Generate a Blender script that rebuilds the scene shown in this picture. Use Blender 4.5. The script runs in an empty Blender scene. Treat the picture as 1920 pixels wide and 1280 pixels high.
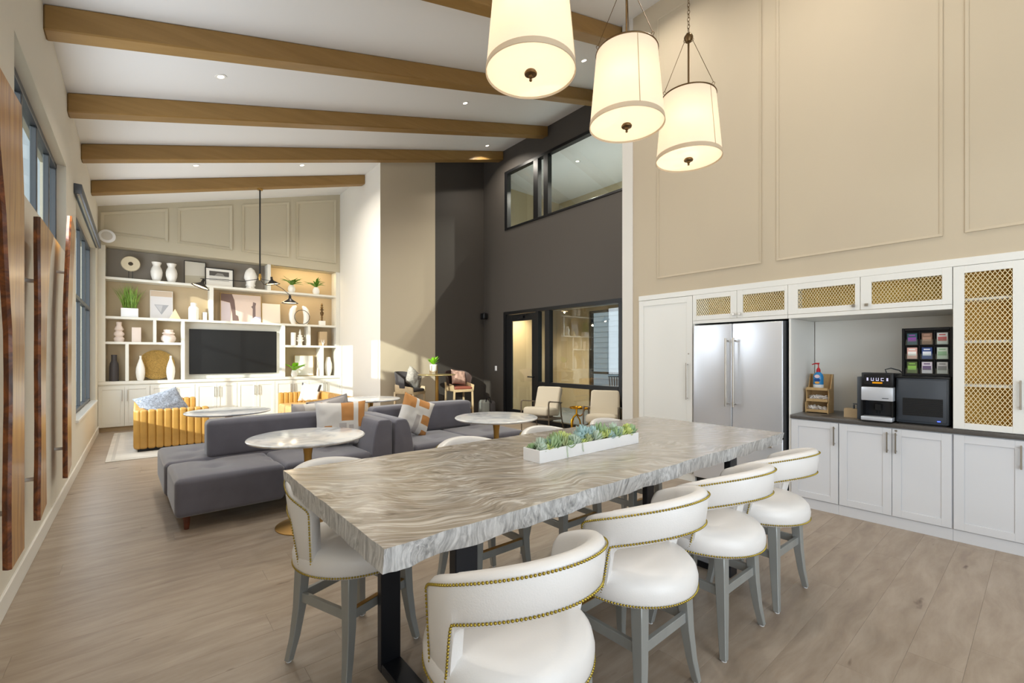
import bpy, bmesh, math, random
from mathutils import Vector, Matrix, noise as mnoise
random.seed(7)
C = bpy.context.scene.collection
PI = math.pi

# ------------------------------------------------------------------ camera, sky, sun, exposure
sc = bpy.context.scene
TH = math.radians(39.9)
cam_d = bpy.data.cameras.new('camera'); cam = bpy.data.objects.new('camera', cam_d); C.objects.link(cam)
cam_d.sensor_width = 36.0; cam_d.lens = 838.25 / 1920 * 36
cam_d.shift_y = 27.7 / 1920; cam_d.clip_start = .05
cam.location = (0, 0, 1.5); cam.rotation_euler = (PI / 2, 0, -TH)
sc.camera = cam
sc.view_settings.view_transform = 'Standard'; sc.view_settings.look = 'None'
sc.view_settings.gamma = 1; sc.view_settings.use_curve_mapping = False
sc.view_settings.exposure = 0.0
w = bpy.data.worlds.new('sky'); sc.world = w; w.use_nodes = True
nt = w.node_tree; bgn = nt.nodes['Background']
bgn.inputs[0].default_value = (.80, .90, 1.0, 1); bgn.inputs[1].default_value = .85
sun_d = bpy.data.lights.new('sun', 'SUN'); sun = bpy.data.objects.new('sun', sun_d); C.objects.link(sun)
sun_d.energy = 5.0; sun_d.angle = math.radians(.6); sun_d.color = (1, .95, .86)
sun.location = (-6, -4, 6)
sun.rotation_euler = Vector((1, .63, -.35)).to_track_quat('-Z', 'Y').to_euler()
def daylight(name, loc, rot, sx, sy, e, col):  # area light, for window daylight and for added fill
    l = bpy.data.lights.new(name, 'AREA'); l.shape = 'RECTANGLE'; l.size = sx; l.size_y = sy; l.energy = e; l.color = col
    o = bpy.data.objects.new(name, l); C.objects.link(o); o.location = loc; o.rotation_euler = rot
daylight('fill_rear', (1.6, -2.5, 1.9), (PI / 2, 0, -.55), 2.6, 3.0, 105, (.84, .92, 1))  # added fill light, turned towards the kitchen fronts
daylight('fill_side', (-.5, -1.3, 1.9), (0, -PI / 2, 0), 2.4, 2.0, 48, (.88, .94, 1))  # added fill for kitchen fronts and niche; no window there
daylight('daylight_window', (-.59, 9.6, 2.1), (0, -PI / 2, 0), 2.6, 3.2, 110, (.86, .93, 1))
daylight('daylight_clerestory', (-.59, 5.56, 3.1), (0, -PI / 2, 0), .85, 2.5, 60, (.86, .93, 1))
sc.cycles.max_bounces = 10; sc.cycles.diffuse_bounces = 6; sc.cycles.glossy_bounces = 4
sc.cycles.transparent_max_bounces = 16; sc.cycles.sample_clamp_indirect = 6
sc.cycles.caustics_reflective = False; sc.cycles.caustics_refractive = False
sc.cycles.use_denoising = True

# ------------------------------------------------------------------ materials
def lin(h):
    if not isinstance(h, str): return (h[0], h[1], h[2], 1)
    v = [int(h[i:i + 2], 16) / 255 for i in (0, 2, 4)]
    return tuple(((c + .055) / 1.055) ** 2.4 if c > .04045 else c / 12.92 for c in v) + (1,)
def M(name, col, rough=.5, metal=0., bump=0., bscale=60., var=0., vscale=8., sheen=0., coat=0., emit=None, es=0., stretch=(1, 1, 1), coord='Object'):
    m = bpy.data.materials.new(name); m.use_nodes = True
    n = m.node_tree.nodes; l = m.node_tree.links; p = n['Principled BSDF']
    p.inputs['Base Color'].default_value = lin(col); p.inputs['Roughness'].default_value = rough
    p.inputs['Metallic'].default_value = metal
    if sheen: p.inputs['Sheen Weight'].default_value = sheen; p.inputs['Sheen Roughness'].default_value = .4
    if coat: p.inputs['Coat Weight'].default_value = coat
    if emit: p.inputs['Emission Color'].default_value = lin(emit); p.inputs['Emission Strength'].default_value = es
    if bump or var:
        tc = n.new('ShaderNodeTexCoord'); mp = n.new('ShaderNodeMapping'); mp.inputs['Scale'].default_value = stretch
        l.new(tc.outputs[coord], mp.inputs[0])
    if bump:
        t = n.new('ShaderNodeTexNoise'); t.inputs['Scale'].default_value = bscale; t.inputs['Detail'].default_value = 3
        b = n.new('ShaderNodeBump'); b.inputs['Strength'].default_value = bump; b.inputs['Distance'].default_value = .004
        l.new(mp.outputs[0], t.inputs['Vector']); l.new(t.outputs['Fac'], b.inputs['Height']); l.new(b.outputs[0], p.inputs['Normal'])
    if var:
        t = n.new('ShaderNodeTexNoise'); t.inputs['Scale'].default_value = vscale; t.inputs['Detail'].default_value = 4
        r = n.new('ShaderNodeValToRGB'); c = lin(col)
        r.color_ramp.elements[0].position = .3; r.color_ramp.elements[1].position = .7
        r.color_ramp.elements[0].color = tuple(x * (1 - var) for x in c[:3]) + (1,)
        r.color_ramp.elements[1].color = tuple(min(1, x * (1 + var)) for x in c[:3]) + (1,)
        l.new(mp.outputs[0], t.inputs['Vector']); l.new(t.outputs['Fac'], r.inputs[0]); l.new(r.outputs[0], p.inputs['Base Color'])
    return m
def ramp(n, stops):
    r = n.new('ShaderNodeValToRGB'); e = r.color_ramp.elements
    while len(e) < len(stops): e.new(.5)
    for k, (p, c) in enumerate(stops): e[k].position = p; e[k].color = lin(c)
    return r
def grain(name, stops, scale=(1, 14, 6), warp=.35, wscale=.8, detail=7, nscale=2., rough=.5, bump=.3, dist=.003, randtone=0., rot=0., coat=0., knots=None):
    """wood: stretched noise along the first axis, bent by a slow noise"""
    m = bpy.data.materials.new(name); m.use_nodes = True
    n = m.node_tree.nodes; l = m.node_tree.links; p = n['Principled BSDF']; p.inputs['Roughness'].default_value = rough
    if coat: p.inputs['Coat Weight'].default_value = coat; p.inputs['Coat Roughness'].default_value = .2
    g = n.new('ShaderNodeTexCoord'); src = g.outputs['Object']
    oi = n.new('ShaderNodeObjectInfo')
    if randtone:
        sc_ = n.new('ShaderNodeVectorMath'); sc_.operation = 'SCALE'; sc_.inputs[0].default_value = (37, 11, 5)
        l.new(oi.outputs['Random'], sc_.inputs['Scale'])
        ad = n.new('ShaderNodeVectorMath'); ad.operation = 'ADD'; l.new(src, ad.inputs[0]); l.new(sc_.outputs[0], ad.inputs[1]); src = ad.outputs[0]
    w_ = n.new('ShaderNodeTexNoise'); w_.inputs['Scale'].default_value = wscale; w_.inputs['Detail'].default_value = 2; l.new(src, w_.inputs['Vector'])
    s1 = n.new('ShaderNodeVectorMath'); s1.operation = 'SUBTRACT'; l.new(w_.outputs['Color'], s1.inputs[0]); s1.inputs[1].default_value = (.5, .5, .5)
    s2 = n.new('ShaderNodeVectorMath'); s2.operation = 'SCALE'; l.new(s1.outputs[0], s2.inputs[0]); s2.inputs['Scale'].default_value = warp
    s3 = n.new('ShaderNodeVectorMath'); s3.operation = 'ADD'; l.new(src, s3.inputs[0]); l.new(s2.outputs[0], s3.inputs[1])
    mp0 = n.new('ShaderNodeMapping'); mp0.inputs['Rotation'].default_value = (0, 0, rot); l.new(s3.outputs[0], mp0.inputs[0])
    mp = n.new('ShaderNodeMapping'); mp.inputs['Scale'].default_value = scale; l.new(mp0.outputs[0], mp.inputs[0])
    t = n.new('ShaderNodeTexNoise'); t.inputs['Scale'].default_value = nscale; t.inputs['Detail'].default_value = detail; t.inputs['Roughness'].default_value = .62
    l.new(mp.outputs[0], t.inputs['Vector'])
    r = ramp(n, stops); l.new(t.outputs['Fac'], r.inputs[0]); col = r.outputs[0]
    if knots:
        kc, kthr = knots
        kn = n.new('ShaderNodeTexNoise'); kn.inputs['Scale'].default_value = 1.0; kn.inputs['Detail'].default_value = 3
        kmp = n.new('ShaderNodeMapping'); kmp.inputs['Scale'].default_value = (3.0, 11, 3); l.new(s3.outputs[0], kmp.inputs[0]); l.new(kmp.outputs[0], kn.inputs['Vector'])
        kr = ramp(n, [(kthr, '000000'), (kthr + .07, 'ffffff')]); l.new(kn.outputs['Fac'], kr.inputs[0])
        mx = n.new('ShaderNodeMixRGB'); l.new(kr.outputs[0], mx.inputs[0]); l.new(col, mx.inputs[1]); mx.inputs[2].default_value = lin(kc); col = mx.outputs[0]
    if randtone:
        h = n.new('ShaderNodeHueSaturation'); mr = n.new('ShaderNodeMapRange')
        mr.inputs['To Min'].default_value = 1 - randtone; mr.inputs['To Max'].default_value = 1 + randtone
        l.new(oi.outputs['Random'], mr.inputs['Value']); l.new(mr.outputs[0], h.inputs['Value']); l.new(col, h.inputs['Color']); col = h.outputs[0]
    l.new(col, p.inputs['Base Color'])
    if bump:
        b = n.new('ShaderNodeBump'); b.inputs['Strength'].default_value = bump; b.inputs['Distance'].default_value = dist
        l.new(t.outputs['Fac'], b.inputs['Height']); l.new(b.outputs[0], p.inputs['Normal'])
    return m
def glass(name, tint=(.93, .97, .96), refl=1.0, rough=0.0):
    m = bpy.data.materials.new(name); m.use_nodes = True
    n = m.node_tree.nodes; l = m.node_tree.links; n.remove(n['Principled BSDF'])
    t = n.new('ShaderNodeBsdfTransparent'); t.inputs[0].default_value = tint + (1,)
    g = n.new('ShaderNodeBsdfGlossy'); g.inputs['Roughness'].default_value = rough
    f = n.new('ShaderNodeLayerWeight'); f.inputs[0].default_value = .5
    pw = n.new('ShaderNodeMath'); pw.operation = 'POWER'; pw.inputs[1].default_value = 5; l.new(f.outputs['Facing'], pw.inputs[0])
    ma = n.new('ShaderNodeMath'); ma.operation = 'MULTIPLY_ADD'; ma.inputs[1].default_value = .8; ma.inputs[2].default_value = .03; l.new(pw.outputs[0], ma.inputs[0])
    mu = n.new('ShaderNodeMath'); mu.operation = 'MULTIPLY'; mu.use_clamp = True; mu.inputs[1].default_value = refl; l.new(ma.outputs[0], mu.inputs[0])
    x = n.new('ShaderNodeMixShader'); l.new(mu.outputs[0], x.inputs[0]); l.new(t.outputs[0], x.inputs[1]); l.new(g.outputs[0], x.inputs[2])
    l.new(x.outputs[0], n['Material Output'].inputs[0])
    return m
def cloth_shade(name, col, fac=.5, emit=0.):
    m = bpy.data.materials.new(name); m.use_nodes = True
    n = m.node_tree.nodes; l = m.node_tree.links; n.remove(n['Principled BSDF'])
    d = n.new('ShaderNodeBsdfDiffuse'); d.inputs[0].default_value = lin(col)
    t = n.new('ShaderNodeBsdfTranslucent'); t.inputs[0].default_value = lin(col)
    x = n.new('ShaderNodeMixShader'); x.inputs[0].default_value = fac
    l.new(d.outputs[0], x.inputs[1]); l.new(t.outputs[0], x.inputs[2]); out = x.outputs[0]
    if emit:
        e = n.new('ShaderNodeEmission'); e.inputs[0].default_value = lin('fff1dc'); e.inputs[1].default_value = emit
        a = n.new('ShaderNodeAddShader'); l.new(out, a.inputs[0]); l.new(e.outputs[0], a.inputs[1]); out = a.outputs[0]
    l.new(out, n['Material Output'].inputs[0])
    return m
def emis(name, col, s):
    m = bpy.data.materials.new(name); m.use_nodes = True; n = m.node_tree.nodes; l = m.node_tree.links; n.remove(n['Principled BSDF'])
    e = n.new('ShaderNodeEmission'); e.inputs[0].default_value = lin(col); e.inputs[1].default_value = s; l.new(e.outputs[0], n['Material Output'].inputs[0]); return m

m_wall = M('wall_paint', 'c3b69f', .75, bump=.05, bscale=220)
m_white = M('white_wall_and_lit_face', 'e2dfd8', .75, bump=.05, bscale=220)
m_ceil = M('ceiling_paint', 'e6e6e6', .85)
m_dark = M('charcoal_paint', '443f3a', .6, bump=.05, bscale=200)
m_cab = M('white_lacquer', 'e8e8e3', .38)
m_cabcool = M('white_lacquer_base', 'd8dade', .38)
m_niche = M('niche_white_lightened', 'f4f4f0', .5)  # cabinet white, lightened to stand in for light inside the niche
m_leftw = M('left_wall_paint', 'dfdace', .75, bump=.05, bscale=220)
m_book = M('shelf_cream_lacquer', 'dedcd2', .45)
m_panel = M('panelling_paint', 'bdb49d', .6)
m_bookback = M('shelf_back_beige', 'b9a585', .7)
m_slate = M('shelf_back_grey', '8d857a', .7)
m_trimw = M('trim_white', 'e9e8e4', .4)
m_beam = grain('stained_beam', [(.3, '8a6a38'), (.55, '93723f'), (.75, '9a7946')], (.6, 9, 9), .03, 1, 5, 1.5, .45, .1)
m_floor = grain('oak_floor', [(.2, '84756a'), (.42, '958676'), (.6, 'a19384'), (.85, 'ada093')], (1.1, 6, 4), .22, 1.2, 6, 2., .38, .06, .002, .03, knots=('5f4e42', .685))
m_black = M('black_metal', '17181a', .35, .3)
m_darksteel = M('dark_steel', '5b6069', .4, .3)
m_brass = M('brushed_brass', 'b58f4e', .32, .9)
m_gold = M('polished_gold', 'e0a72c', .16, 1.)
m_bronze = M('aged_bronze', '6d5638', .35, .85)
m_chrome = M('satin_nickel', 'b9b2a8', .28, .9)
m_steel = M('brushed_stainless', 'dfe3ea', .34, .6, bump=.04, bscale=40, stretch=(40, 40, .6))
m_steeldark = M('fridge_side_grey', '4b4e52', .4, .5)
m_counter = M('charcoal_quartz', '55524f', .28, var=.12, vscale=90)
m_leather = M('white_leather', 'e4e2e0', .36, bump=.12, bscale=180)
m_stoolwood = M('grey_painted_wood', '9a9d9b', .38, .25, var=.06, vscale=14, stretch=(1, 1, .2))
m_nail = M('brass_nail', 'a8943f', .28, .9)
m_velvet = M('grey_velvet', '66656f', .85, sheen=.6, bump=.25, bscale=420, var=.10, vscale=5)
m_walnut = grain('walnut_leg', [(.3, '4a2416'), (.7, '7a4028')], (1, 1, 8), .1, 1, 4, 3, .4, .1)
m_mustard = M('mustard_leather', 'b98c44', .38, var=.09, vscale=7, bump=.1, bscale=120)
m_tanlea = M('tan_seat_leather', 'cda56c', .42, var=.06, vscale=7)
m_cream = M('cream_upholstery', 'd9cfba', .85, bump=.3, bscale=260, sheen=.2)
m_greyfur = M('grey_boucle', 'a5a19a', .95, bump=1., bscale=120, var=.45, vscale=55)
m_bluefab = M('blue_grey_fabric', '8b929f', .9, bump=.6, bscale=150, var=.45, vscale=45)
m_lightfab = M('pale_grey_linen', 'd3d0cc', .9, bump=.3, bscale=300)
m_greyfab = M('mid_grey_linen', 'b3adab', .9, bump=.3, bscale=300)
m_tanfab = M('caramel_cloth', 'b9824a', .85, bump=.3, bscale=300)
m_whitefur = M('white_fur', 'f2efea', .95, bump=1., bscale=90)
m_darkfab = M('dark_wool', '4b4849', .9, bump=.3, bscale=200)
m_ceramic = M('white_ceramic', 'ece9e2', .3)
m_pinkcer = M('blush_ceramic', 'dfcfc4', .5)
m_plastic = M('white_plastic', 'eeeff1', .4)
m_darkcer = M('charcoal_ceramic', '3f3a3a', .55)
m_frame_bl = M('black_frame', '1c1815', .4)
m_frame_gold = M('gold_frame', 'b79a62', .4, .6)
m_paper = M('white_mat_board', 'e6e3db', .8)
m_leaf = M('green_leaf', '5c8a2a', .45, var=.3, vscale=14)
m_leafdk = M('dark_leaf', '3f6a26', .45, var=.3, vscale=14)
m_leafbr = M('bright_leaf', '7fbf1f', .4, var=.25, vscale=14)
m_grass = M('grass_blade', '7da042', .5, var=.35, vscale=10)
m_succ = [M('sage_succulent', 'c2d2c2', .5, var=.15, vscale=20), M('lime_succulent', 'c6d283', .5, var=.2, vscale=20),
          M('blue_succulent', 'aac6c6', .5, var=.15, vscale=20), M('olive_succulent', 'a7b284', .5, var=.2, vscale=20), M('green_succulent', 'a3bd90', .5, var=.2, vscale=20)]
m_soil = M('potting_soil', '4a3d31', .95, var=.3, vscale=60)
m_glass = glass('window_glass', refl=.35)
m_glassint = glass('interior_glass', (.95, .98, .97), refl=2.6)
m_screen = M('tv_screen', '08090a', .42)
m_wovengold = M('woven_seagrass', 'b08f4d', .8, bump=.8, bscale=90, var=.35, vscale=60)
m_bamboo = M('bamboo_ply', 'c9a876', .5, var=.08, vscale=20)
m_kraft = M('kraft_card', 'b79f7c', .7)
m_goldback = M('gold_cabinet_lining', 'e6bc58', .6, var=.08, vscale=6)
m_mesh = M('gold_lattice', 'f0e2b8', .35, .3)
m_carpet = M('grey_carpet', '6d7478', .95, bump=.5, bscale=200)
m_rug = M('pale_rug', 'c9c4ba', .95, bump=.5, bscale=140, var=.10, vscale=3)
m_office = M('office_wall_beige', 'b8aa8c', .8)
m_siding = M('white_siding', 'dfe3ea', .7)
m_patio = M('patio_concrete', 'bfc3c8', .85, var=.08, vscale=3)
m_anth = M('anthracite_plastic', '3a4048', .42)
m_silver = M('silver_plastic', 'c9ced6', .3, .3)

def marble():
    m = bpy.data.materials.new('white_marble'); m.use_nodes = True; n = m.node_tree.nodes; l = m.node_tree.links; p = n['Principled BSDF']; p.inputs['Roughness'].default_value = .14
    tc = n.new('ShaderNodeTexCoord'); t = n.new('ShaderNodeTexNoise'); t.inputs['Scale'].default_value = 3.2; t.inputs['Detail'].default_value = 7; t.inputs['Distortion'].default_value = 1.4
    l.new(tc.outputs['Object'], t.inputs['Vector']); r = ramp(n, [(.30, 'a9adb3'), (.44, 'cfd2d6'), (.5, 'dcdee0'), (.56, 'e4e4e2')]); l.new(t.outputs['Fac'], r.inputs[0]); l.new(r.outputs[0], p.inputs['Base Color']); return m
m_marble = marble()
def slab_mat(name, side):
    m = bpy.data.materials.new(name); m.use_nodes = True; n = m.node_tree.nodes; l = m.node_tree.links; p = n['Principled BSDF']
    p.inputs['Roughness'].default_value = .55 if side else .27
    if not side: p.inputs['Coat Weight'].default_value = .3; p.inputs['Coat Roughness'].default_value = .15
    tc = n.new('ShaderNodeTexCoord')
    def noise(sc_, det, vec, dist=0., rough=.5):
        t = n.new('ShaderNodeTexNoise'); t.inputs['Scale'].default_value = sc_; t.inputs['Detail'].default_value = det; t.inputs['Distortion'].default_value = dist; t.inputs['Roughness'].default_value = rough
        l.new(vec, t.inputs['Vector']); return t
    def warped(vec, sc_, amt):
        t = noise(sc_, 2, vec); a = n.new('ShaderNodeVectorMath'); a.operation = 'SUBTRACT'; l.new(t.outputs['Color'], a.inputs[0]); a.inputs[1].default_value = (.5, .5, .5)
        b = n.new('ShaderNodeVectorMath'); b.operation = 'SCALE'; b.inputs['Scale'].default_value = amt; l.new(a.outputs[0], b.inputs[0])
        c = n.new('ShaderNodeVectorMath'); c.operation = 'ADD'; l.new(vec, c.inputs[0]); l.new(b.outputs[0], c.inputs[1]); return c.outputs[0]
    def mapped(vec, rot, scale):
        a = n.new('ShaderNodeMapping'); a.inputs['Rotation'].default_value = (rot if side else 0, 0, 0 if side else rot); l.new(vec, a.inputs[0])
        b = n.new('ShaderNodeMapping'); b.inputs['Scale'].default_value = scale; l.new(a.outputs[0], b.inputs[0]); return b.outputs[0]
    w1 = warped(tc.outputs['Object'], 1.1 if not side else 3.2, 1.0 if not side else .22); w2 = warped(w1, 5, .10 if not side else .05)
    f1 = noise(1.0, 6, mapped(w2, .42 if not side else .0, (6.5, 52, 8) if not side else (70, 70, 9)), .6, .6)
    f2 = noise(1.0, 4, mapped(w1, .35 if not side else .0, (1.6, 5, 4) if not side else (12, 12, 5)), 1.0, .55)
    r1 = ramp(n, [(.30, '3f3b37'), (.42, '8f8981'), (.52, 'b2aba1'), (.62, 'ebe9e6')] if not side else [(.28, '4e4d4c'), (.42, '98989a'), (.52, 'c2c2c2'), (.66, 'e6e6e6')])
    l.new(f1.outputs['Fac'], r1.inputs[0])
    r2 = ramp(n, [(.30, '6f665d'), (.42, '9c8a76'), (.52, 'b7a891'), (.62, 'c4beb5'), (.75, 'ab9c8a')] if not side else [(.3, '8a8a88'), (.5, 'c4c4c3'), (.7, 'd8d8d8')])
    l.new(f2.outputs['Fac'], r2.inputs[0])
    mx = n.new('ShaderNodeMixRGB'); mx.blend_type = 'MIX'; mx.inputs[0].default_value = .40; l.new(r1.outputs[0], mx.inputs[1]); l.new(r2.outputs[0], mx.inputs[2]); col = mx.outputs[0]
    if not side:
        gx = n.new('ShaderNodeSeparateXYZ'); l.new(tc.outputs['Object'], gx.inputs[0]); mr = n.new('ShaderNodeMapRange'); mr.inputs['From Min'].default_value = -.9; mr.inputs['From Max'].default_value = .5; mr.inputs['To Max'].default_value = .55; l.new(gx.outputs[0], mr.inputs['Value'])
        m2 = n.new('ShaderNodeMixRGB'); l.new(mr.outputs[0], m2.inputs[0]); l.new(col, m2.inputs[1]); m2.inputs[2].default_value = lin('96918a'); col = m2.outputs[0]
    l.new(col, p.inputs['Base Color'])
    b = n.new('ShaderNodeBump'); b.inputs['Strength'].default_value = .35 if not side else .9; b.inputs['Distance'].default_value = .002 if not side else .006; l.new(f1.outputs['Fac'], b.inputs['Height']); l.new(b.outputs[0], p.inputs['Normal'])
    return m
m_tabletop = slab_mat('bleached_slab_top', False); m_tableside = slab_mat('bleached_bark_edge', True)
m_slab = grain('live_edge_slab_face', [(.28, '6e4115'), (.45, 'a26c28'), (.58, 'bd8a42'), (.75, 'd0a766')], (3, 12, .7), .25, 1.2, 6, 1.6, .32, .1, coat=.3, knots=('4a2410', .74))
m_bark = grain('live_edge_bark', [(.25, '2c1408'), (.45, '5b2d10'), (.6, '8a4c1c'), (.8, 'a8682c')], (5, 5, 4), .5, 3, 8, 2.5, .38, .8, .01, coat=.3)

# ------------------------------------------------------------------ mesh helpers
class G:
    def __init__(s): s.bm = bmesh.new()
    def box(s, x0, x1, y0, y1, z0, z1, mi=0):
        v = [s.bm.verts.new(p) for p in ((x0, y0, z0), (x1, y0, z0), (x1, y1, z0), (x0, y1, z0), (x0, y0, z1), (x1, y0, z1), (x1, y1, z1), (x0, y1, z1))]
        for f in ((3, 2, 1, 0), (4, 5, 6, 7), (0, 1, 5, 4), (1, 2, 6, 5), (2, 3, 7, 6), (3, 0, 4, 7)):
            s.bm.faces.new([v[i] for i in f]).material_index = mi
        return s
    def hexa(s, b, t, mi=0):
        v = [s.bm.verts.new(p) for p in list(b) + list(t)]
        for f in ((3, 2, 1, 0), (4, 5, 6, 7), (0, 1, 5, 4), (1, 2, 6, 5), (2, 3, 7, 6), (3, 0, 4, 7)):
            s.bm.faces.new([v[i] for i in f]).material_index = mi
        return s
    def prism(s, pts, z0, z1, axis='z', mi=0):
        def P(a, b, c): return {'z': (a, b, c), 'x': (c, a, b), 'y': (a, c, b)}[axis]
        lo = [s.bm.verts.new(P(a, b, z0)) for a, b in pts]; hi = [s.bm.verts.new(P(a, b, z1)) for a, b in pts]
        n = len(pts)
        s.bm.faces.new(lo[::-1]).material_index = mi; s.bm.faces.new(hi).material_index = mi
        for i in range(n): s.bm.faces.new((lo[i], lo[(i + 1) % n], hi[(i + 1) % n], hi[i])).material_index = mi
        return s
    def lathe(s, prof, c=(0, 0, 0), n=24, sx=1., sy=1.):
        rings = []
        for r, z in prof:
            if r < 1e-5: rings.append([s.bm.verts.new((c[0], c[1], c[2] + z))])
            else: rings.append([s.bm.verts.new((c[0] + sx * r * math.cos(2 * PI * k / n), c[1] + sy * r * math.sin(2 * PI * k / n), c[2] + z)) for k in range(n)])
        for a, b in zip(rings, rings[1:]):
            for k in range(n):
                k2 = (k + 1) % n
                if len(a) == 1 and len(b) == 1: continue
                if len(a) == 1: s.bm.faces.new((a[0], b[k2], b[k]))
                elif len(b) == 1: s.bm.faces.new((a[k], a[k2], b[0]))
                else: s.bm.faces.new((a[k], a[k2], b[k2], b[k]))
        return s
    def tube(s, pts, r, n=8, closed=False):
        pts = [Vector(p) for p in pts]; rr = r if isinstance(r, (list, tuple)) else [r] * len(pts); rings = []; up = None
        for i, p in enumerate(pts):
            a = pts[(i - 1) % len(pts)] if (i > 0 or closed) else p; b = pts[(i + 1) % len(pts)] if (i < len(pts) - 1 or closed) else p
            d = (b - a).normalized()
            if up is None:
                up = d.orthogonal().normalized()
            up = (up - d * up.dot(d)).normalized() if (up - d * up.dot(d)).length > 1e-6 else d.orthogonal().normalized()
            q = d.cross(up)
            rings.append([s.bm.verts.new(p + (up * math.cos(2 * PI * k / n) + q * math.sin(2 * PI * k / n)) * rr[i]) for k in range(n)])
        m = len(rings)
        for i in range(m if closed else m - 1):
            a, b = rings[i], rings[(i + 1) % m]
            for k in range(n): s.bm.faces.new((a[k], a[(k + 1) % n], b[(k + 1) % n], b[k]))
        if not closed: s.bm.faces.new(rings[0][::-1]); s.bm.faces.new(rings[-1])
        return s
    def bar(s, p0, p1, w, h, up=(0, 0, 1)):
        p0, p1 = Vector(p0), Vector(p1); d = (p1 - p0).normalized(); u = Vector(up); u = (u - d * u.dot(d)).normalized(); q = d.cross(u)
        o = [(-w / 2, -h / 2), (w / 2, -h / 2), (w / 2, h / 2), (-w / 2, h / 2)]
        return s.hexa([p0 + q * a + u * b for a, b in o], [p1 + q * a + u * b for a, b in o])
    def soft(s, x0, x1, y0, y1, z0, z1, r=.05, puff=.0, n=10, dips=(), dr=.07, dd=.02, mi=0):
        """rounded cushion; dips = (x, y) tuft places on the top"""
        bm = s.bm; cx, cy, cz = (x0 + x1) / 2, (y0 + y1) / 2, (z0 + z1) / 2; hx, hy, hz = (x1 - x0) / 2, (y1 - y0) / 2, (z1 - z0) / 2
        r = min(r, hx * .98, hy * .98, hz * .98); cache = {}
        def V(p):
            k = tuple(round(c, 5) for c in p)
            if k in cache: return cache[k]
            q = Vector((p[0] * hx, p[1] * hy, p[2] * hz)); i = Vector((max(-hx + r, min(hx - r, q.x)), max(-hy + r, min(hy - r, q.y)), max(-hz + r, min(hz - r, q.z))))
            d = q - i
            if d.length > 1e-7: q = i + d.normalized() * r
            if p[2] > 0:
                q.z += puff * max(0, 1 - p[0] ** 4) * max(0, 1 - p[1] ** 4)
                for a, b in dips:
                    g = ((q.x + cx - a) ** 2 + (q.y + cy - b) ** 2) / dr ** 2
                    if g < 9 and p[2] > .8: q.z -= dd * math.exp(-g)
            v = bm.verts.new((q.x + cx, q.y + cy, q.z + cz)); cache[k] = v; return v
        def L(m, hh):
            e = min(.45, r / hh); a = [-1, -1 + e * .35, -1 + e * .75]; b = [-1 + e + (2 - 2 * e) * k / m for k in range(m + 1)]
            return a + b + [-t for t in a[::-1]]
        LX, LY, LZ = L(n, hx), L(n, hy), L(max(2, n // 3), hz)
        for A, B, f in ((LX, LY, lambda a, b: (a, b, 1)), (LY, LX, lambda a, b: (b, a, -1)), (LY, LZ, lambda a, b: (1, a, b)), (LZ, LY, lambda a, b: (-1, b, a)), (LZ, LX, lambda a, b: (b, 1, a)), (LX, LZ, lambda a, b: (a, -1, b))):
            for i in range(len(A) - 1):
                for j in range(len(B) - 1):
                    q = [V(f(A[i], B[j])), V(f(A[i + 1], B[j])), V(f(A[i + 1], B[j + 1])), V(f(A[i], B[j + 1]))]
                    if len(set(q)) == 4:
                        try: bm.faces.new(q).material_index = mi
                        except ValueError: pass
        return s
    def xf(s, mat): s.bm.transform(mat); return s
    def ob(s, name, mats, parent=None, bev=0, seg=2, smooth=False, ang=35, norm=True):
        bm = s.bm
        if norm: bmesh.ops.recalc_face_normals(bm, faces=bm.faces)
        if bev:
            ed = [e for e in bm.edges if len(e.link_faces) == 2 and e.calc_face_angle(0) > math.radians(30)]
            bmesh.ops.bevel(bm, geom=ed, offset=bev, segments=seg, profile=.5, affect='EDGES', clamp_overlap=True)
        me = bpy.data.meshes.new(name); bm.to_mesh(me); bm.free()
        for m in (mats if isinstance(mats, (list, tuple)) else [mats]): me.materials.append(m)
        if smooth or bev:
            me.polygons.foreach_set('use_smooth', [True] * len(me.polygons))
            me.set_sharp_from_angle(angle=math.radians(ang))
        o = bpy.data.objects.new(name, me); C.objects.link(o)
        if parent: o.parent = parent
        return o
def tag(o, label=None, cat=None, group=None, kind=None):
    if label: o['label'] = label
    if cat: o['category'] = cat
    if group: o['group'] = group
    if kind: o['kind'] = kind
    return o
def thing(name, label, cat, loc=(0, 0, 0), rz=0., group=None):
    o = bpy.data.objects.new(name, None); C.objects.link(o); o.empty_display_size = .1
    o.location = loc; o.rotation_euler = (0, 0, rz); return tag(o, label, cat, group)
def dup(root, loc, rz=0., label=None, group=None):
    r = root.copy(); C.objects.link(r); r.location = loc; r.rotation_euler = (root.rotation_euler[0], root.rotation_euler[1], rz)
    if label: r['label'] = label
    if group: r['group'] = group
    for ch in list(root.children):
        c = ch.copy(); C.objects.link(c); c.parent = r
        for g in list(ch.children):
            d = g.copy(); C.objects.link(d); d.parent = c
    return r
def copy_part(o, parent, loc=None, rot=None):
    c = o.copy(); C.objects.link(c); c.parent = parent
    if loc is not None: c.location = loc
    if rot is not None: c.rotation_euler = rot
    return c
def struct(o): o['kind'] = 'structure'; return o
def stuff(o): o['kind'] = 'stuff'; return o

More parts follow.
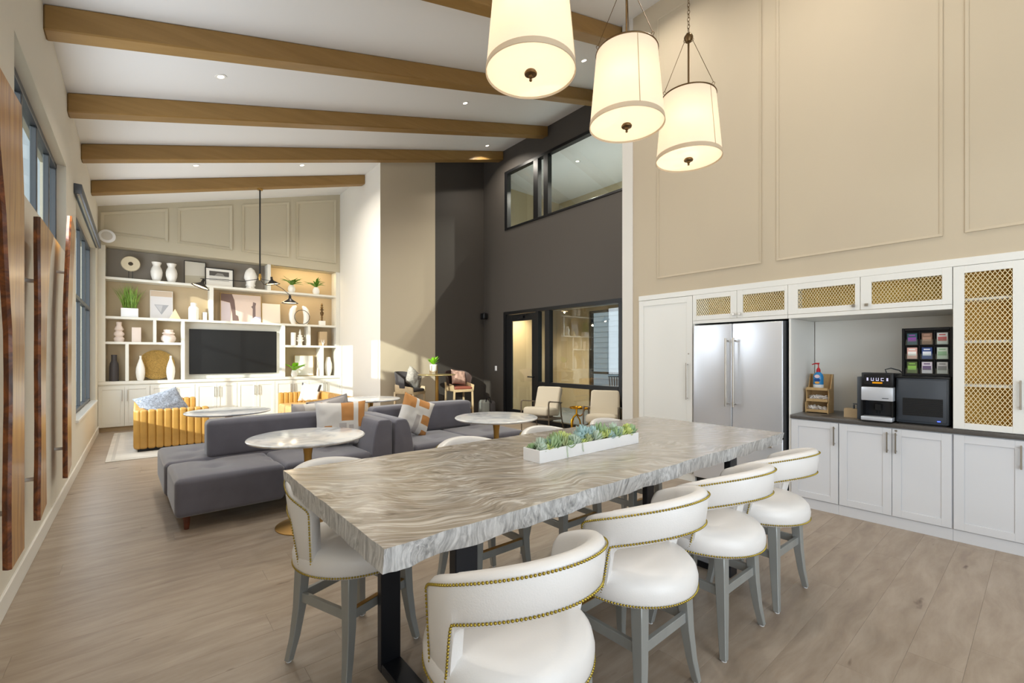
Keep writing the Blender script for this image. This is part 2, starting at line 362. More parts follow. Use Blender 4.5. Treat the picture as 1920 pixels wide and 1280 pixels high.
# ------------------------------------------------------------------ room shell
XL, XK, XD, XW, YB, YW = -.606, 5.089, 6.856, 4.06, 11.885, 9.344
CZ = lambda x: 4.598 + .28 * x
def wall_grid(g, ax, a0, a1, b0, b1, z0, z1, holes):
    """wall of thickness a0..a1 across axis ax, running b0..b1, with rectangular holes (b0,b1,z0,z1)"""
    bs = sorted({b0, b1} | {v for h in holes for v in h[:2]}); zs = sorted({z0, z1} | {v for h in holes for v in h[2:]})
    for i in range(len(bs) - 1):
        j = 0
        while j < len(zs) - 1:
            bm_, zm = (bs[i] + bs[i + 1]) / 2, (zs[j] + zs[j + 1]) / 2
            if any(h[0] < bm_ < h[1] and h[2] < zm < h[3] for h in holes): j += 1; continue
            k = j
            while k + 1 < len(zs) - 1 and not any(h[0] < bm_ < h[1] and h[2] < (zs[k + 1] + zs[k + 2]) / 2 < h[3] for h in holes): k += 1
            if ax == 'x': g.box(a0, a1, bs[i], bs[i + 1], zs[j], zs[k + 1])
            else: g.box(bs[i], bs[i + 1], a0, a1, zs[j], zs[k + 1])
            j = k + 1
WIN1 = (4.22, 6.90, 2.62, 3.58); WIN2 = (7.9, 11.3, .68, 3.50)
g = G(); wall_grid(g, 'x', XL - .2, XL, -3.0, 12.5, -.02, 4.42, [WIN1, WIN2])
wall_left = struct(g.ob('wall_left', m_leftw))
# ceiling: one sloping slab
g = G(); x0, x1 = XL - .2, XD + .14
g.prism([(x0, CZ(x0)), (x1, CZ(x1)), (x1, CZ(x1) + .2), (x0, CZ(x0) + .2)], -3.0, 12.5, axis='y')
ceiling = struct(g.ob('ceiling', m_ceil))
def beam(y, xa, xb, first=[None]):
    o = None
    g = G(); d = .217; wd = .19; n = Vector((-.28, 0, 1)).normalized()
    b = [(xa, y, CZ(xa) - d), (xb, y, CZ(xb) - d), (xb, y + wd, CZ(xb) - d), (xa, y + wd, CZ(xa) - d)]
    t = [(xa, y, CZ(xa) - .001), (xb, y, CZ(xb) - .001), (xb, y + wd, CZ(xb) - .001), (xa, y + wd, CZ(xa) - .001)]
    return g.hexa(b, t).ob('ceiling_beam', m_beam, ceiling, bev=.012, seg=1)
for y, xb in ((.48, XK), (2.10, XK), (3.74, XD), (5.336, XD), (6.969, XD), (8.522, XD), (10.195, XW)): beam(y, XL, xb)
# back wall with framed upper panels
g = G(); g.box(XL, XW, 12.28, 12.5, -.02, 5.9); wall_back = struct(g.ob('wall_back', m_bookback))
# cream wall block at the right of the bookcase and the charcoal wall
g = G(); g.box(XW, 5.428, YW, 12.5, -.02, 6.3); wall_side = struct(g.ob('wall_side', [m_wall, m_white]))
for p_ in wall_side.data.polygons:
    if p_.normal.x < -.5: p_.material_index = 1  # same wall paint, this face coloured lighter for the light on it
g = G(); g.box(5.428, XD + .14, YW, 12.5, -.02, 6.7); wall_far = struct(g.ob('wall_far', m_dark))
DW1 = (3.2, 8.504, 0, 2.575); DW2 = (3.4, 8.463, 4.555, 5.975)
g = G(); wall_grid(g, 'x', XD, XD + .14, -3.0, YW, -.02, 6.7, [DW1, DW2]); wall_dark = struct(g.ob('wall_right', m_dark))
# kitchen wall: plain wall above the cabinets, solid end, and behind the units
g = G(); g.box(XK, 6.2, -3.0, 3.72, 2.292, 6.25); g.box(XK, 6.2, 3.457, 3.72, -.02, 2.292); g.box(5.83, 6.2, -3.0, 3.457, -.02, 2.292)
wall_kitchen = struct(g.ob('wall_kitchen', m_wall))
g = G(); g.box(XK - .012, XK + .0, 3.556, 3.722, 0, 6.03); struct(g.ob('trim_1', m_white))
def moulding(parent, pts, mat, w=.03, d=.014, axis='x', at=0., sgn=-1):
    """a flat frame moulding along a closed outline (a, z)"""
    g = G(); n = len(pts); cx = sum(p[0] for p in pts) / n; cz = sum(p[1] for p in pts) / n
    def off(i, k):
        a = Vector(pts[i - 1]); b = Vector(pts[i]); c = Vector(pts[(i + 1) % n])
        d1 = (b - a).normalized(); d2 = (c - b).normalized(); n1 = Vector((-d1.y, d1.x)); n2 = Vector((-d2.y, d2.x))
        if n1.dot(Vector((cx, cz)) - b) < 0: n1 = -n1
        if n2.dot(Vector((cx, cz)) - b) < 0: n2 = -n2
        m = (n1 + n2).normalized(); return b + m * k / max(.3, m.dot(n1))
    O = [off(i, 0) for i in range(n)]; I = [off(i, w) for i in range(n)]
    def P(p, dep): return (at + sgn * dep, p[0], p[1]) if axis == 'x' else (p[0], at + sgn * dep, p[1])
    for i in range(n):
        j = (i + 1) % n
        g.hexa([P(O[i], 0), P(O[j], 0), P(I[j], 0), P(I[i], 0)], [P(O[i], d), P(O[j], d), P(I[j], d * .5), P(I[i], d * .5)])
    return g.ob('panel_moulding', mat, parent)
for ya, yb in ((1.946, 3.19), (.549, 1.80), (-.85, .42), (-2.25, -.98)):
    moulding(wall_kitchen, [(ya, 2.49), (yb, 2.49), (yb, 5.80), (ya, 5.80)], m_wall, .022, .010, 'x', XK)
# floor: boards one by one near the camera, joined further off
g = G(); g.box(-.7, 7.0, -3.0, 12.4, -.12, -.021); floor = struct(g.ob('floor', m_floor))
random.seed(3); W = .205
def board(g, xa, xb, y): g.prism([(y + .0003, -.02), (y + W - .0003, -.02), (y + W - .0003, -.0006), (y + W - .001, 0), (y + .001, 0), (y + .0003, -.0006)], xa + .0004, xb - .0004, axis='x')
y = .25
while y < 5.4:
    x = -.62 - random.random() * 1.6; xmax = 6.85 if y > 3.5 else 5.3
    while x < xmax:
        ln = random.choice((1.6, 2.0, 2.4)); xe = min(x + ln, xmax); xs = max(x, -.61)
        if xe - xs > .05:
            g = G(); board(g, xs, xe, y); g.ob('plank', m_floor, floor)
        x += ln
    y += W
g = G()
yy = y
while yy < 12.3:
    x = -.62 - random.random() * 1.6; xmax = 6.85 if yy < YW else 4.05
    while x < xmax:
        ln = random.choice((1.6, 2.0, 2.4)); xe = min(x + ln, xmax); xs = max(x, -.61)
        if xe - xs > .05: board(g, xs, xe, yy)
        x += ln
    yy += W
yy = .25 - W
while yy > -3:
    x = -.62 - random.random() * 1.6
    while x < 5.3:
        ln = random.choice((1.6, 2.0, 2.4)); xe = min(x + ln, 5.3); xs = max(x, -.61)
        if xe - xs > .05: board(g, xs, xe, yy)
        x += ln
    yy -= W
stuff(g.ob('distant_planks', m_floor, floor))
# baseboards
def baseb(name, x0, x1, y0, y1):
    g = G(); g.box(x0, x1, y0, y1, 0, .13); return struct(g.ob(name, m_trimw, bev=.004, seg=1))
baseb('baseboard_left', XL, XL + .016, -3, YB); baseb('baseboard_side', XW - .014, XW, YW - .014, YB); baseb('baseboard_far', XW - .014, 5.4, YW - .014, YW)

# ------------------------------------------------------------------ windows of the left wall
def window(name, y0, y1, z0, z1, muls, rails, xf=-.70):
    root = bpy.data.objects.new(name, None); C.objects.link(root); struct(root)
    g = G(); f = .055
    g.box(xf - .05, xf + .02, y0, y1, z1 - f, z1); g.box(xf - .05, xf + .02, y0, y1, z0, z0 + f)
    g.box(xf - .05, xf + .02, y0, y0 + f, z0, z1); g.box(xf - .05, xf + .02, y1 - f, y1, z0, z1)
    g.ob('window_frame', m_darksteel, root, bev=.004, seg=1)
    for m in muls:
        g = G(); g.box(xf - .03, xf + .012, m - .026, m + .026, z0 + f, z1 - f); g.ob('mullion', m_darksteel, root, bev=.004, seg=1)
    for r in rails:
        g = G(); g.box(xf - .045, xf + .018, y0 + f, y1 - f, r - .03, r + .03); g.ob('rail', m_darksteel, root, bev=.004, seg=1)
    ys = [y0] + list(muls) + [y1]; zs = [z0] + list(rails) + [z1]
    for a, b in zip(ys, ys[1:]):
        for c, d in zip(zs, zs[1:]):
            g = G(); g.box(xf - .018, xf - .012, a + .03, b - .03, c + .03, d - .03); g.ob('pane', m_glass, root)
    return root
window('window_1', *WIN1, [5.07, 5.74, 6.45], [])
w2 = window('window_2', *WIN2, [8.75, 9.6, 10.45], [2.37])
g = G(); g.box(-.67, XL + .03, 7.86, 11.34, .655, .69); g.ob('window_sill', m_trimw, w2, bev=.004, seg=1)
rb = thing('roller_shade', 'dark grey rolled-up shade box above the tall window', 'window shade', (XL, 9.45, 3.5))
g = G(); g.box(.001, .075, -1.82, 1.82, .0, .12); g.ob('housing', m_darksteel, rb, bev=.006)
g = G(); g.tube([(.04, -1.8, -.01), (.04, 1.8, -.01)], .014, 8); g.ob('hem_bar', m_chrome, rb, smooth=True)

# ------------------------------------------------------------------ glazed fronts in the charcoal wall
def xbox(name, x0, x1, y0, y1, z0, z1, mat, parent, bev=.003):
    g = G(); g.box(x0, x1, y0, y1, z0, z1); return g.ob(name, mat, parent, bev=bev, seg=1)
f1 = bpy.data.objects.new('window_3', None); C.objects.link(f1); struct(f1)
xa, xb = XD - .02, XD + .10
xbox('frame_head', xa, xb, 3.2, 8.504, 2.50, 2.575, m_black, f1)
xbox('frame_post', xa, xb, 8.43, 8.504, 0, 2.5, m_black, f1)
xbox('frame_post', xa, xb, 7.27, 7.36, 0, 2.5, m_black, f1); xbox('frame_post', xa, xb, 6.92, 7.06, 0, 2.5, m_black, f1)
xbox('frame_post', xa, xb, 5.02, 5.10, 0, 2.5, m_black, f1); xbox('frame_post', xa, xb, 3.2, 3.28, 0, 2.5, m_black, f1)
for a, b in ((7.06, 7.27), (5.10, 6.92), (3.28, 5.02)):
    xbox('frame_rail', xa, xb, a, b, .845, .93, m_black, f1); xbox('frame_rail', xa, xb, a, b, 0, .09, m_black, f1)
    xbox('pane', XD + .04, XD + .046, a, b, .93, 2.5, m_glassint, f1, 0); xbox('pane', XD + .04, XD + .046, a, b, .09, .845, m_glassint, f1, 0)
d1 = bpy.data.objects.new('door_1', None); C.objects.link(d1); struct(d1)
xbox('stile', XD + .0, XD + .05, 8.22, 8.425, .01, 2.49, m_black, d1); xbox('stile', XD, XD + .05, 7.365, 7.50, .01, 2.49, m_black, d1)
xbox('rail', XD, XD + .05, 7.50, 8.22, 2.33, 2.49, m_black, d1); xbox('rail', XD, XD + .05, 7.50, 8.22, .01, .24, m_black, d1)
xbox('pane', XD + .022, XD + .028, 7.50, 8.22, .24, 2.33, m_glassint, d1, 0)
g = G(); g.box(XD - .05, XD - .03, 7.43, 7.60, 1.02, 1.045); g.box(XD - .04, XD, 7.42, 7.45, 1.02, 1.045); g.ob('door_handle', m_black, d1, bev=.004)
g = G(); g.box(XD - .05, XD + .0, 7.75, 7.95, 2.38, 2.44); g.bar((XD - .03, 7.85, 2.45), (XD - .06, 7.6, 2.45), .02, .01); g.ob('door_closer', m_black, d1)
f2 = bpy.data.objects.new('window_4', None); C.objects.link(f2); struct(f2)
xbox('frame_head', xa, xb, 3.4, 8.463, 5.91, 5.975, m_black, f2); xbox('frame_sill', xa, xb, 3.4, 8.463, 4.555, 4.60, m_black, f2)
for a, b in ((8.36, 8.463), (7.28, 7.43), (6.96, 7.10), (3.4, 3.5)): xbox('frame_post', xa, xb, a, b, 4.6, 5.91, m_black, f2)
for a, b in ((7.43, 8.36), (7.10, 7.28), (3.5, 6.96)): xbox('pane', XD + .04, XD + .046, a, b, 4.6, 5.91, m_glassint, f2, 0)
# rooms behind the glass
g = G()
g.box(XD + .14, 10.5, 2.9, 9.9, -.1, -.005); office_floor = struct(g.ob('floor', m_carpet))
g = G(); g.box(XD + .14, 9.75, 9.4, 9.55, -.02, 3.2); g.box(XD + .14, 9.75, 2.75, 2.9, -.02, 3.2)
wall_grid(g, 'x', 9.6, 9.75, 2.9, 9.4, -.02, 3.2, [(4.2, 8.15, .12, 2.75)]); struct(g.ob('wall_office', m_office))
g = G(); g.box(XD + .14, 9.8, 2.75, 9.55, 2.85, 3.0); struct(g.ob('ceiling', m_ceil))
w5 = bpy.data.objects.new('window_5', None); C.objects.link(w5); struct(w5)
for a in (4.2, 6.15, 8.08): xbox('frame_post', 9.62, 9.72, a, a + .07, .12, 2.75, m_black, w5)
for z in (.12, 1.02, 2.69): xbox('frame_rail', 9.62, 9.72, 4.27, 8.08, z, z + .06, m_black, w5)
for a, b in ((4.27, 6.15), (6.22, 8.08)): xbox('pane', 9.67, 9.676, a, b, .18, 2.69, m_glass, w5, 0)
g = G(); g.box(XD + .14, 9.9, 2.9, 9.6, 4.3, 4.45); struct(g.ob('floor', m_carpet))
g = G(); g.box(9.75, 9.9, 2.9, 9.6, 4.45, 6.3); g.box(XD + .14, 9.9, 9.45, 9.6, 4.45, 6.3); g.box(XD + .14, 9.9, 2.75, 2.9, 4.45, 6.3); struct(g.ob('wall_loft', m_office))
g = G(); g.box(XD + .14, 9.9, 2.75, 9.6, 6.10, 6.25); struct(g.ob('ceiling', m_ceil))
# patio outside the office: boarded wall and furniture
g = G(); g.box(9.8, 15, 2, 13, -.1, -.02); struct(g.ob('floor', m_patio))
g = G(); g.box(14.02, 14.2, 3, 14, -.02, 5.2); siding = struct(g.ob('wall_outside', m_siding))
g0 = G(); g0.hexa([(13.985, 3, 0), (14.02, 3, 0), (14.02, 14, 0), (13.985, 14, 0)], [(14.005, 3, .2), (14.02, 3, .2), (14.02, 14, .2), (14.005, 14, .2)])
bd = g0.ob('siding_board', m_siding, siding)
for k in range(1, 25): copy_part(bd, siding, (0, 0, k * .205))

# ------------------------------------------------------------------ unseen rear opening added for fill; roof and wall block the sun
g = G(); wall_grid(g, 'y', -3.15, -3.0, XL - .2, 7.0, -.02, 4.3, [(.0, 4.9, .1, 3.3)])
g.prism([(XL - .2, 4.3), (7.0, 4.3), (7.0, CZ(7.0)), (XL - .2, CZ(XL - .2))], -3.15, -3.0, axis='y'); struct(g.ob('wall_rear', m_white))
w6 = bpy.data.objects.new('rear_fill_opening', None); C.objects.link(w6); struct(w6)  # glazed opening added to let fill light in
g = G()
for x in (.0, 1.2, 2.43, 3.65, 4.84): g.box(x, x + .06, -3.12, -3.04, .1, 3.3)
g.box(0, 4.9, -3.12, -3.04, .1, .16); g.box(0, 4.9, -3.12, -3.04, 3.24, 3.3); g.ob('window_frame', m_darksteel, w6)
g = G(); g.box(.0, 4.9, -3.085, -3.08, .1, 3.3); g.ob('pane', m_glass, w6)
g = G(); g.box(-.95, 6.0, -7.6, -3.16, 3.45, 3.6); struct(g.ob('ceiling', m_trimw))  # added roof, keeps the sun out of the rear opening
g = G(); g.box(-.95, -.8, -9.2, -3.16, -.1, 3.45); struct(g.ob('sun_block_wall', m_siding))  # added side wall that blocks the low sun
g = G(); g.box(-40, 40, -40, 40, -.5, -.13); struct(g.ob('ground', M('outdoor_paving', 'a9a69c', .9, var=.1, vscale=.5)))

# ------------------------------------------------------------------ wall and ceiling fittings
def downlight(x, y, z, tilt, label, power=20, col=(1, .92, .80), spread=140):
    t = thing('downlight', label, 'ceiling light', (x, y, z), group='recessed ceiling downlights'); t.rotation_euler = (0, -tilt, 0)
    g = G(); g.lathe([(.038, -.004), (.062, -.004), (.062, .0), (.038, .0)], n=20); g.ob('trim_ring', m_trimw, t, smooth=True)
    g = G(); g.lathe([(0, -.0025), (.037, -.0025)], n=16); g.ob('lens', m_lens, t)
    l = bpy.data.lights.new('downlight_beam', 'AREA'); l.shape = 'DISK'; l.size = .07; l.energy = power; l.color = col; l.spread = math.radians(spread)
    o = bpy.data.objects.new('downlight_beam', l); C.objects.link(o); o.parent = t; o.location = (0, 0, -.012)
    return t
m_lens = emis('lit_lens', 'fff1dc', 9)
sl = math.atan(.28)
DL = [(.75, 6.27, 'between the first two beams, nearest the clerestory window'), (4.25, 6.32, 'between the first two beams, towards the charcoal wall'),
      (6.12, 8.2, 'by the charcoal wall between two beam ends'), (.77, 9.48, 'in the last bay before the chandelier beam'),
      (.75, 2.95, 'above the near end of the table, out past the frame'), (4.3, 2.95, 'above the far end of the table, out past the frame'),
      (.75, 1.3, 'high over the walkway beside the table'), (3.9, 1.3, 'high over the kitchen counter side'), (2.5, -.9, 'behind the camera over open floor'), (4.3, -.9, 'behind the camera by the kitchen wall'), (2.5, 9.5, 'over the middle of the lounge seating'), (5.3, 4.6, 'over the lounge chairs by the glass front')]
for x, y, lb in DL: downlight(x, y, CZ(x) - .001, sl, 'recessed ceiling downlight ' + lb, (18 if 3.5 < x and 0 < y < 2 else 11) if y < 3.5 else (42 if y == 6.32 or y == 9.5 else 26))
downlight(7.95, 7.1, 6.098, 0, 'round downlight in the loft ceiling behind the upper window', 170)
downlight(8.1, 5.2, 6.098, 0, 'second loft downlight, hidden to the right behind the pillar', 170)
downlight(8.0, 7.6, 2.848, 0, 'office downlight seen through the top of the glass front', 34)
downlight(8.6, 4.6, 2.848, 0, 'office downlight further right behind the glass front', 34)
downlight(8.0, 8.9, 2.848, 0, 'office downlight behind the glazed door', 50, (1, .78, .52))
t = thing('wall_speaker', 'small black speaker mounted high on the charcoal wall corner', 'speaker', (XD, 9.2, 2.52))
g = G(); g.soft(-.16, -.03, -.085, .085, -.08, .08, .03, n=4); g.ob('speaker_box', m_black, t, smooth=True)
g = G(); g.box(-.04, .0, -.02, .02, -.03, .03); g.ob('bracket', m_black, t)
t = thing('wall_speaker', 'round white speaker at the top left corner of the bookcase', 'speaker', (-.47, YB - .04, 3.86))
g = G(); g.lathe([(0, -.03), (.10, -.03), (.128, -.012), (.13, .01), (.115, .03), (0, .036)], n=28).xf(Matrix.Rotation(-PI / 2, 4, 'X')); g.ob('speaker_box', m_plastic, t, smooth=True)
g = G(); g.lathe([(0, .0), (.085, .0), (.085, .004), (0, .004)], n=24).xf(Matrix.Translation((0, -.031, 0)) @ Matrix.Rotation(-PI / 2, 4, 'X')); g.ob('grille', M('grille_white', 'd2cfc8', .8, bump=1, bscale=300), t)
t = thing('light_switch', 'white light switch plate on the charcoal wall', 'switch', (XD - .001, 8.82, 1.2))
g = G(); g.box(-.008, 0, -.04, .04, -.06, .06); g.ob('plate', m_plastic, t, bev=.003)
g = G(); g.box(-.012, -.008, -.016, .016, -.03, .03); g.ob('rocker', m_plastic, t, bev=.001)
t = thing('power_outlet', 'white outlet plate low on the cream wall behind the bistro chair', 'outlet', (4.86, YW - .001, .40))
g = G(); g.box(-.036, .036, -.008, 0, -.058, .058); g.ob('plate', m_plastic, t, bev=.003)
g = G(); g.box(-.016, .016, -.011, -.008, .008, .042); g.box(-.016, .016, -.011, -.008, -.042, -.008); g.ob('socket', m_plastic, t, bev=.002)

# ------------------------------------------------------------------ live-edge table
TX0, TX1, TY0, TY1, TZ0, TZ1 = .556, 3.689, 1.255, 2.44, .853, .931
tb = thing('dining_table', 'long counter-height table with a thick bleached wood slab top and dark steel frame legs', 'table', ((TX0 + TX1) / 2, (TY0 + TY1) / 2, 0))
def slab_top():
    g = G(); bm = g.bm; L, Wd = TX1 - TX0, TY1 - TY0; nx, ny, nz = 150, 56, 6; cache = {}
    def V(i, j, k):
        key = (i, j, k)
        if key in cache: return cache[key]
        x = -L / 2 + L * i / nx; y = -Wd / 2 + Wd * j / ny; z = TZ0 + (TZ1 - TZ0) * k / nz
        edge = (i in (0, nx)) or (j in (0, ny))
        if edge:
            a = mnoise.noise(Vector((x * 9, y * 9, z * 14 + x * 4))) * .009 + mnoise.noise(Vector((x * 38, y * 38, z * 30 + 5))) * .004
            b = .012 * (1 - k / nz)
            if j == 0: y += a + b + mnoise.noise(Vector((x * 1.6, 0, 3))) * .012
            if j == ny: y -= a + b
            if i == 0: x += a * .6
            if i == nx: x -= a + b
        if k == 0: z += mnoise.noise(Vector((x * 7, y * 7, 9))) * .008
        v = bm.verts.new((x, y, z)); cache[key] = v; return v
    for i in range(nx):
        for j in range(ny):
            bm.faces.new((V(i, j, nz), V(i + 1, j, nz), V(i + 1, j + 1, nz), V(i, j + 1, nz)))
            if i % 5 == 0 and j % 4 == 0:
                pass
    for k in range(nz):
        for i in range(nx):
            bm.faces.new((V(i, 0, k), V(i + 1, 0, k), V(i + 1, 0, k + 1), V(i, 0, k + 1))).material_index = 1
            bm.faces.new((V(i, ny, k + 1), V(i + 1, ny, k + 1), V(i + 1, ny, k), V(i, ny, k))).material_index = 1
        for j in range(ny):
            bm.faces.new((V(0, j, k + 1), V(0, j + 1, k + 1), V(0, j + 1, k), V(0, j, k))).material_index = 1
            bm.faces.new((V(nx, j, k), V(nx, j + 1, k), V(nx, j + 1, k + 1), V(nx, j, k + 1))).material_index = 1
    for i in range(nx):
        for j in range(ny): bm.faces.new((V(i, j + 1, 0), V(i + 1, j + 1, 0), V(i + 1, j, 0), V(i, j, 0)))
    o = g.ob('table_top', [m_tabletop, m_tableside], tb, smooth=True, ang=50); return o
slab_top()
def leg_frame(x):
    f = bpy.data.objects.new('leg_frame', None)
    ya, yb = 1.37 - 1.8475, 2.06 - 1.8475
    g = G(); t = .012; wd = .10
    g.box(x - wd / 2, x + wd / 2, ya, ya + .045, .0, TZ0); g.box(x - wd / 2, x + wd / 2, yb - .045, yb, 0, TZ0)
    g.box(x - wd / 2, x + wd / 2, ya + .045, yb - .045, 0, .045); g.box(x - wd / 2, x + wd / 2, ya + .045, yb - .045, TZ0 - .02, TZ0 + .002)
    return g.ob('leg_frame', M('blackened_steel', '2b2d33', .32, .6), tb, bev=.004, seg=1)
leg_frame(.93 - 2.1225); leg_frame(3.12 - 2.1225)

# ------------------------------------------------------------------ bar stools
def stool_leg(sx, sy):
    g = G(); sec = [(.176, .168, .495, .027), (.180, .172, .42, .026), (.188, .18, .26, .023), (.205, .192, .12, .019), (.228, .206, .006, .016)]
    rings = [[(sx * x - h, sy * y - h, z), (sx * x + h, sy * y - h, z), (sx * x + h, sy * y + h, z), (sx * x - h, sy * y + h, z)] for x, y, z, h in sec]
    bm = g.bm; R = [[bm.verts.new(p) for p in r] for r in rings]
    bm.faces.new(R[0]); bm.faces.new(R[-1][::-1])
    for a, b in zip(R, R[1:]):
        for k in range(4): bm.faces.new((a[k], b[k], b[(k + 1) % 4], a[(k + 1) % 4]))
    return g
def nail(bm, p, n, r=.0055):
    n = Vector(n).normalized(); u = n.orthogonal().normalized(); v = n.cross(u); p = Vector(p)
    a = [bm.verts.new(p + (u * math.cos(PI * k / 3) + v * math.sin(PI * k / 3)) * r) for k in range(6)]
    b = [bm.verts.new(p + n * r * .62 + (u * math.cos(PI * k / 3) + v * math.sin(PI * k / 3)) * r * .66) for k in range(6)]
    c = bm.verts.new(p + n * r)
    for k in range(6):
        k2 = (k + 1) % 6; bm.faces.new((a[k], a[k2], b[k2], b[k])); bm.faces.new((b[k], b[k2], c))
def smooth(t): t = max(0, min(1, t)); return t * t * (3 - 2 * t)
def zlow(a): return .785 - .070 * min(1, a / 81) ** 2 - .205 * smooth((a - 77) / 12)
def ztop(a):
    z = .938 - .125 * (a / 110) ** 2
    if a > 104: z -= .045 * (1 - math.sqrt(max(0, 1 - ((a - 104) / 8.0) ** 2)))
    return z
def rad(a, z): return .281 + .040 * max(0, (z - .51)) / .42 * (1 if a < 80 else 1 - .45 * smooth((a - 80) / 30))
def bpos(deg, z, r=0.): a = math.radians(deg * .885); R = rad(abs(deg), z) + r; return Vector((R * math.sin(a) * .99, -R * math.cos(a) * 1.06, z))
def make_stool(label, loc, rz, group):
    t = thing('bar_stool', label, 'bar stool', loc, rz, group)
    g = G(); g.lathe([(0, .486), (.93, .486), (.975, .494), (.995, .515), (1.0, .545), (.975, .575), (.90, .600), (.68, .618), (.35, .626), (0, .628)], n=48, sx=.288, sy=.296)
    g.ob('seat', m_leather, t, smooth=True, ang=60)
    g = G(); bm = g.bm
    degs = [-112 + k * 1 for k in range(0, 33)] + [-79 + k * 4 for k in range(0, 40)] + [80 + k for k in range(33)]
    degs = sorted(set(degs)); rings = []
    for d in degs:
        a = abs(d); z0, z1 = zlow(a), ztop(a); th = .058 if a < 80 else .052
        ring = []
        for (dz, rr) in ((0, -.006), (.008, .0), (None, .002), (-.022, .0), (-.008, -.008), (0, -.020), (0, -th + .018), (-.010, -th + .004), (-.03, -th), (None, -th), (.012, -th), (.0, -th + .012)):
            if dz is None: z = (z0 + z1) / 2
            elif rr > -.03 and dz > 0 or (rr == -.006): z = z0 + dz
            elif rr <= -th + .013 and dz >= 0 and rr != -th + .018: z = z0 + dz
            else: z = z1 + dz
            ring.append(bm.verts.new(bpos(d, z, rr)))
        rings.append(ring)
    for a, b in zip(rings, rings[1:]):
        n = len(a)
        for k in range(n): bm.faces.new((a[k], a[(k + 1) % n], b[(k + 1) % n], b[k]))
    bm.faces.new(rings[0]); bm.faces.new(rings[-1][::-1])
    g.ob('backrest', m_leather, t, smooth=True, ang=70)
    g = G(); bm = g.bm
    def run(P):
        acc = 0.; prev = bpos(*P[0], .0025); nail(bm, prev, Vector((prev.x, prev.y, 0)))
        for a, z in P[1:]:
            q = bpos(a, z, .0025); acc += (q - prev).length; prev = q
            if acc >= .0122: nail(bm, q, Vector((q.x, q.y, 0))); acc -= .0122
    up = lambda a: ztop(abs(a)) - .020
    run([(-109.5, .515 + (up(109.5) - .515) * k / 120) for k in range(121)] + [(-109.5 + 219 * k / 1400, up(-109.5 + 219 * k / 1400)) for k in range(1401)] + [(109.5, up(109.5) + (.515 - up(109.5)) * k / 120) for k in range(121)])
    lo = lambda a: max(.515, zlow(max(0, abs(a) - 2.6)) + .012)
    run([(-93, .515 + (lo(93) - .515) * k / 20) for k in range(21)] + [(-93 + 186 * k / 2400, lo(-93 + 186 * k / 2400)) for k in range(2401)])
    n = 148
    for k in range(n):
        a = 2 * PI * k / n; nail(bm, (.2855 * math.cos(a), .2935 * math.sin(a), .502), (math.cos(a), math.sin(a), -.1))
    stuff(g.ob('nailhead_trim', m_nail, t, smooth=True, ang=80, norm=True))
    for sx in (-1, 1):
        for sy in (-1, 1):
            stool_leg(sx, sy).ob('leg', m_stoolwood, t, bev=.003, seg=1)
    for sy, lw in ((-1, 0), (1, 1)):
        g = G(); g.box(-.175, .175, sy * .176 - .011, sy * .176 + .011, .29, .335); o = g.ob('stretcher' if sy < 0 else 'footrest', m_stoolwood, t, bev=.002, seg=1)
        if sy > 0:
            g = G(); g.box(-.165, .165, sy * .176 - .012, sy * .176 + .012, .3345, .338); g.ob('kick_plate', m_brass, o)
    for sx in (-1, 1):
        g = G(); g.box(sx * .184 - .011, sx * .184 + .011, -.17, .17, .29, .335); g.ob('stretcher', m_stoolwood, t, bev=.002, seg=1)
    g = G()
    for sx in (-1, 1):
        for sy in (-1, 1): g.lathe([(0, 0), (.013, 0), (.013, .008), (0, .008)], (sx * .228, sy * .206, 0), 10)
    g.ob('foot_glides', m_plastic, t)
    return t
s0 = make_stool('white leather bar stool nearest the camera, its nailhead back cut by the lower picture edge', (.975, 1.185, 0), math.radians(-2), 'bar stools along the near side of the table')
dup(s0, (1.74, 1.235, 0), math.radians(1), 'second white bar stool from the camera on the near side of the table')
dup(s0, (2.44, 1.225, 0), 0, 'third white bar stool from the camera on the near side of the table')
dup(s0, (3.10, 1.215, 0), math.radians(-1), 'farthest white bar stool on the near side, by the far table corner and the refrigerator')
gf = 'bar stools along the far side of the table'
dup(s0, (.853, 2.275, 0), PI + math.radians(20), 'white bar stool on the far side at the near left table corner', gf)
dup(s0, (1.72, 2.33, 0), PI, 'far-side white bar stool whose rounded back shows below the middle marble cafe table', gf)
dup(s0, (2.46, 2.34, 0), PI, 'far-side white bar stool whose back peeks out left behind the succulent planter', gf)
dup(s0, (3.22, 2.30, 0), PI, 'far-side white bar stool hidden behind the right half of the succulent planter', gf)

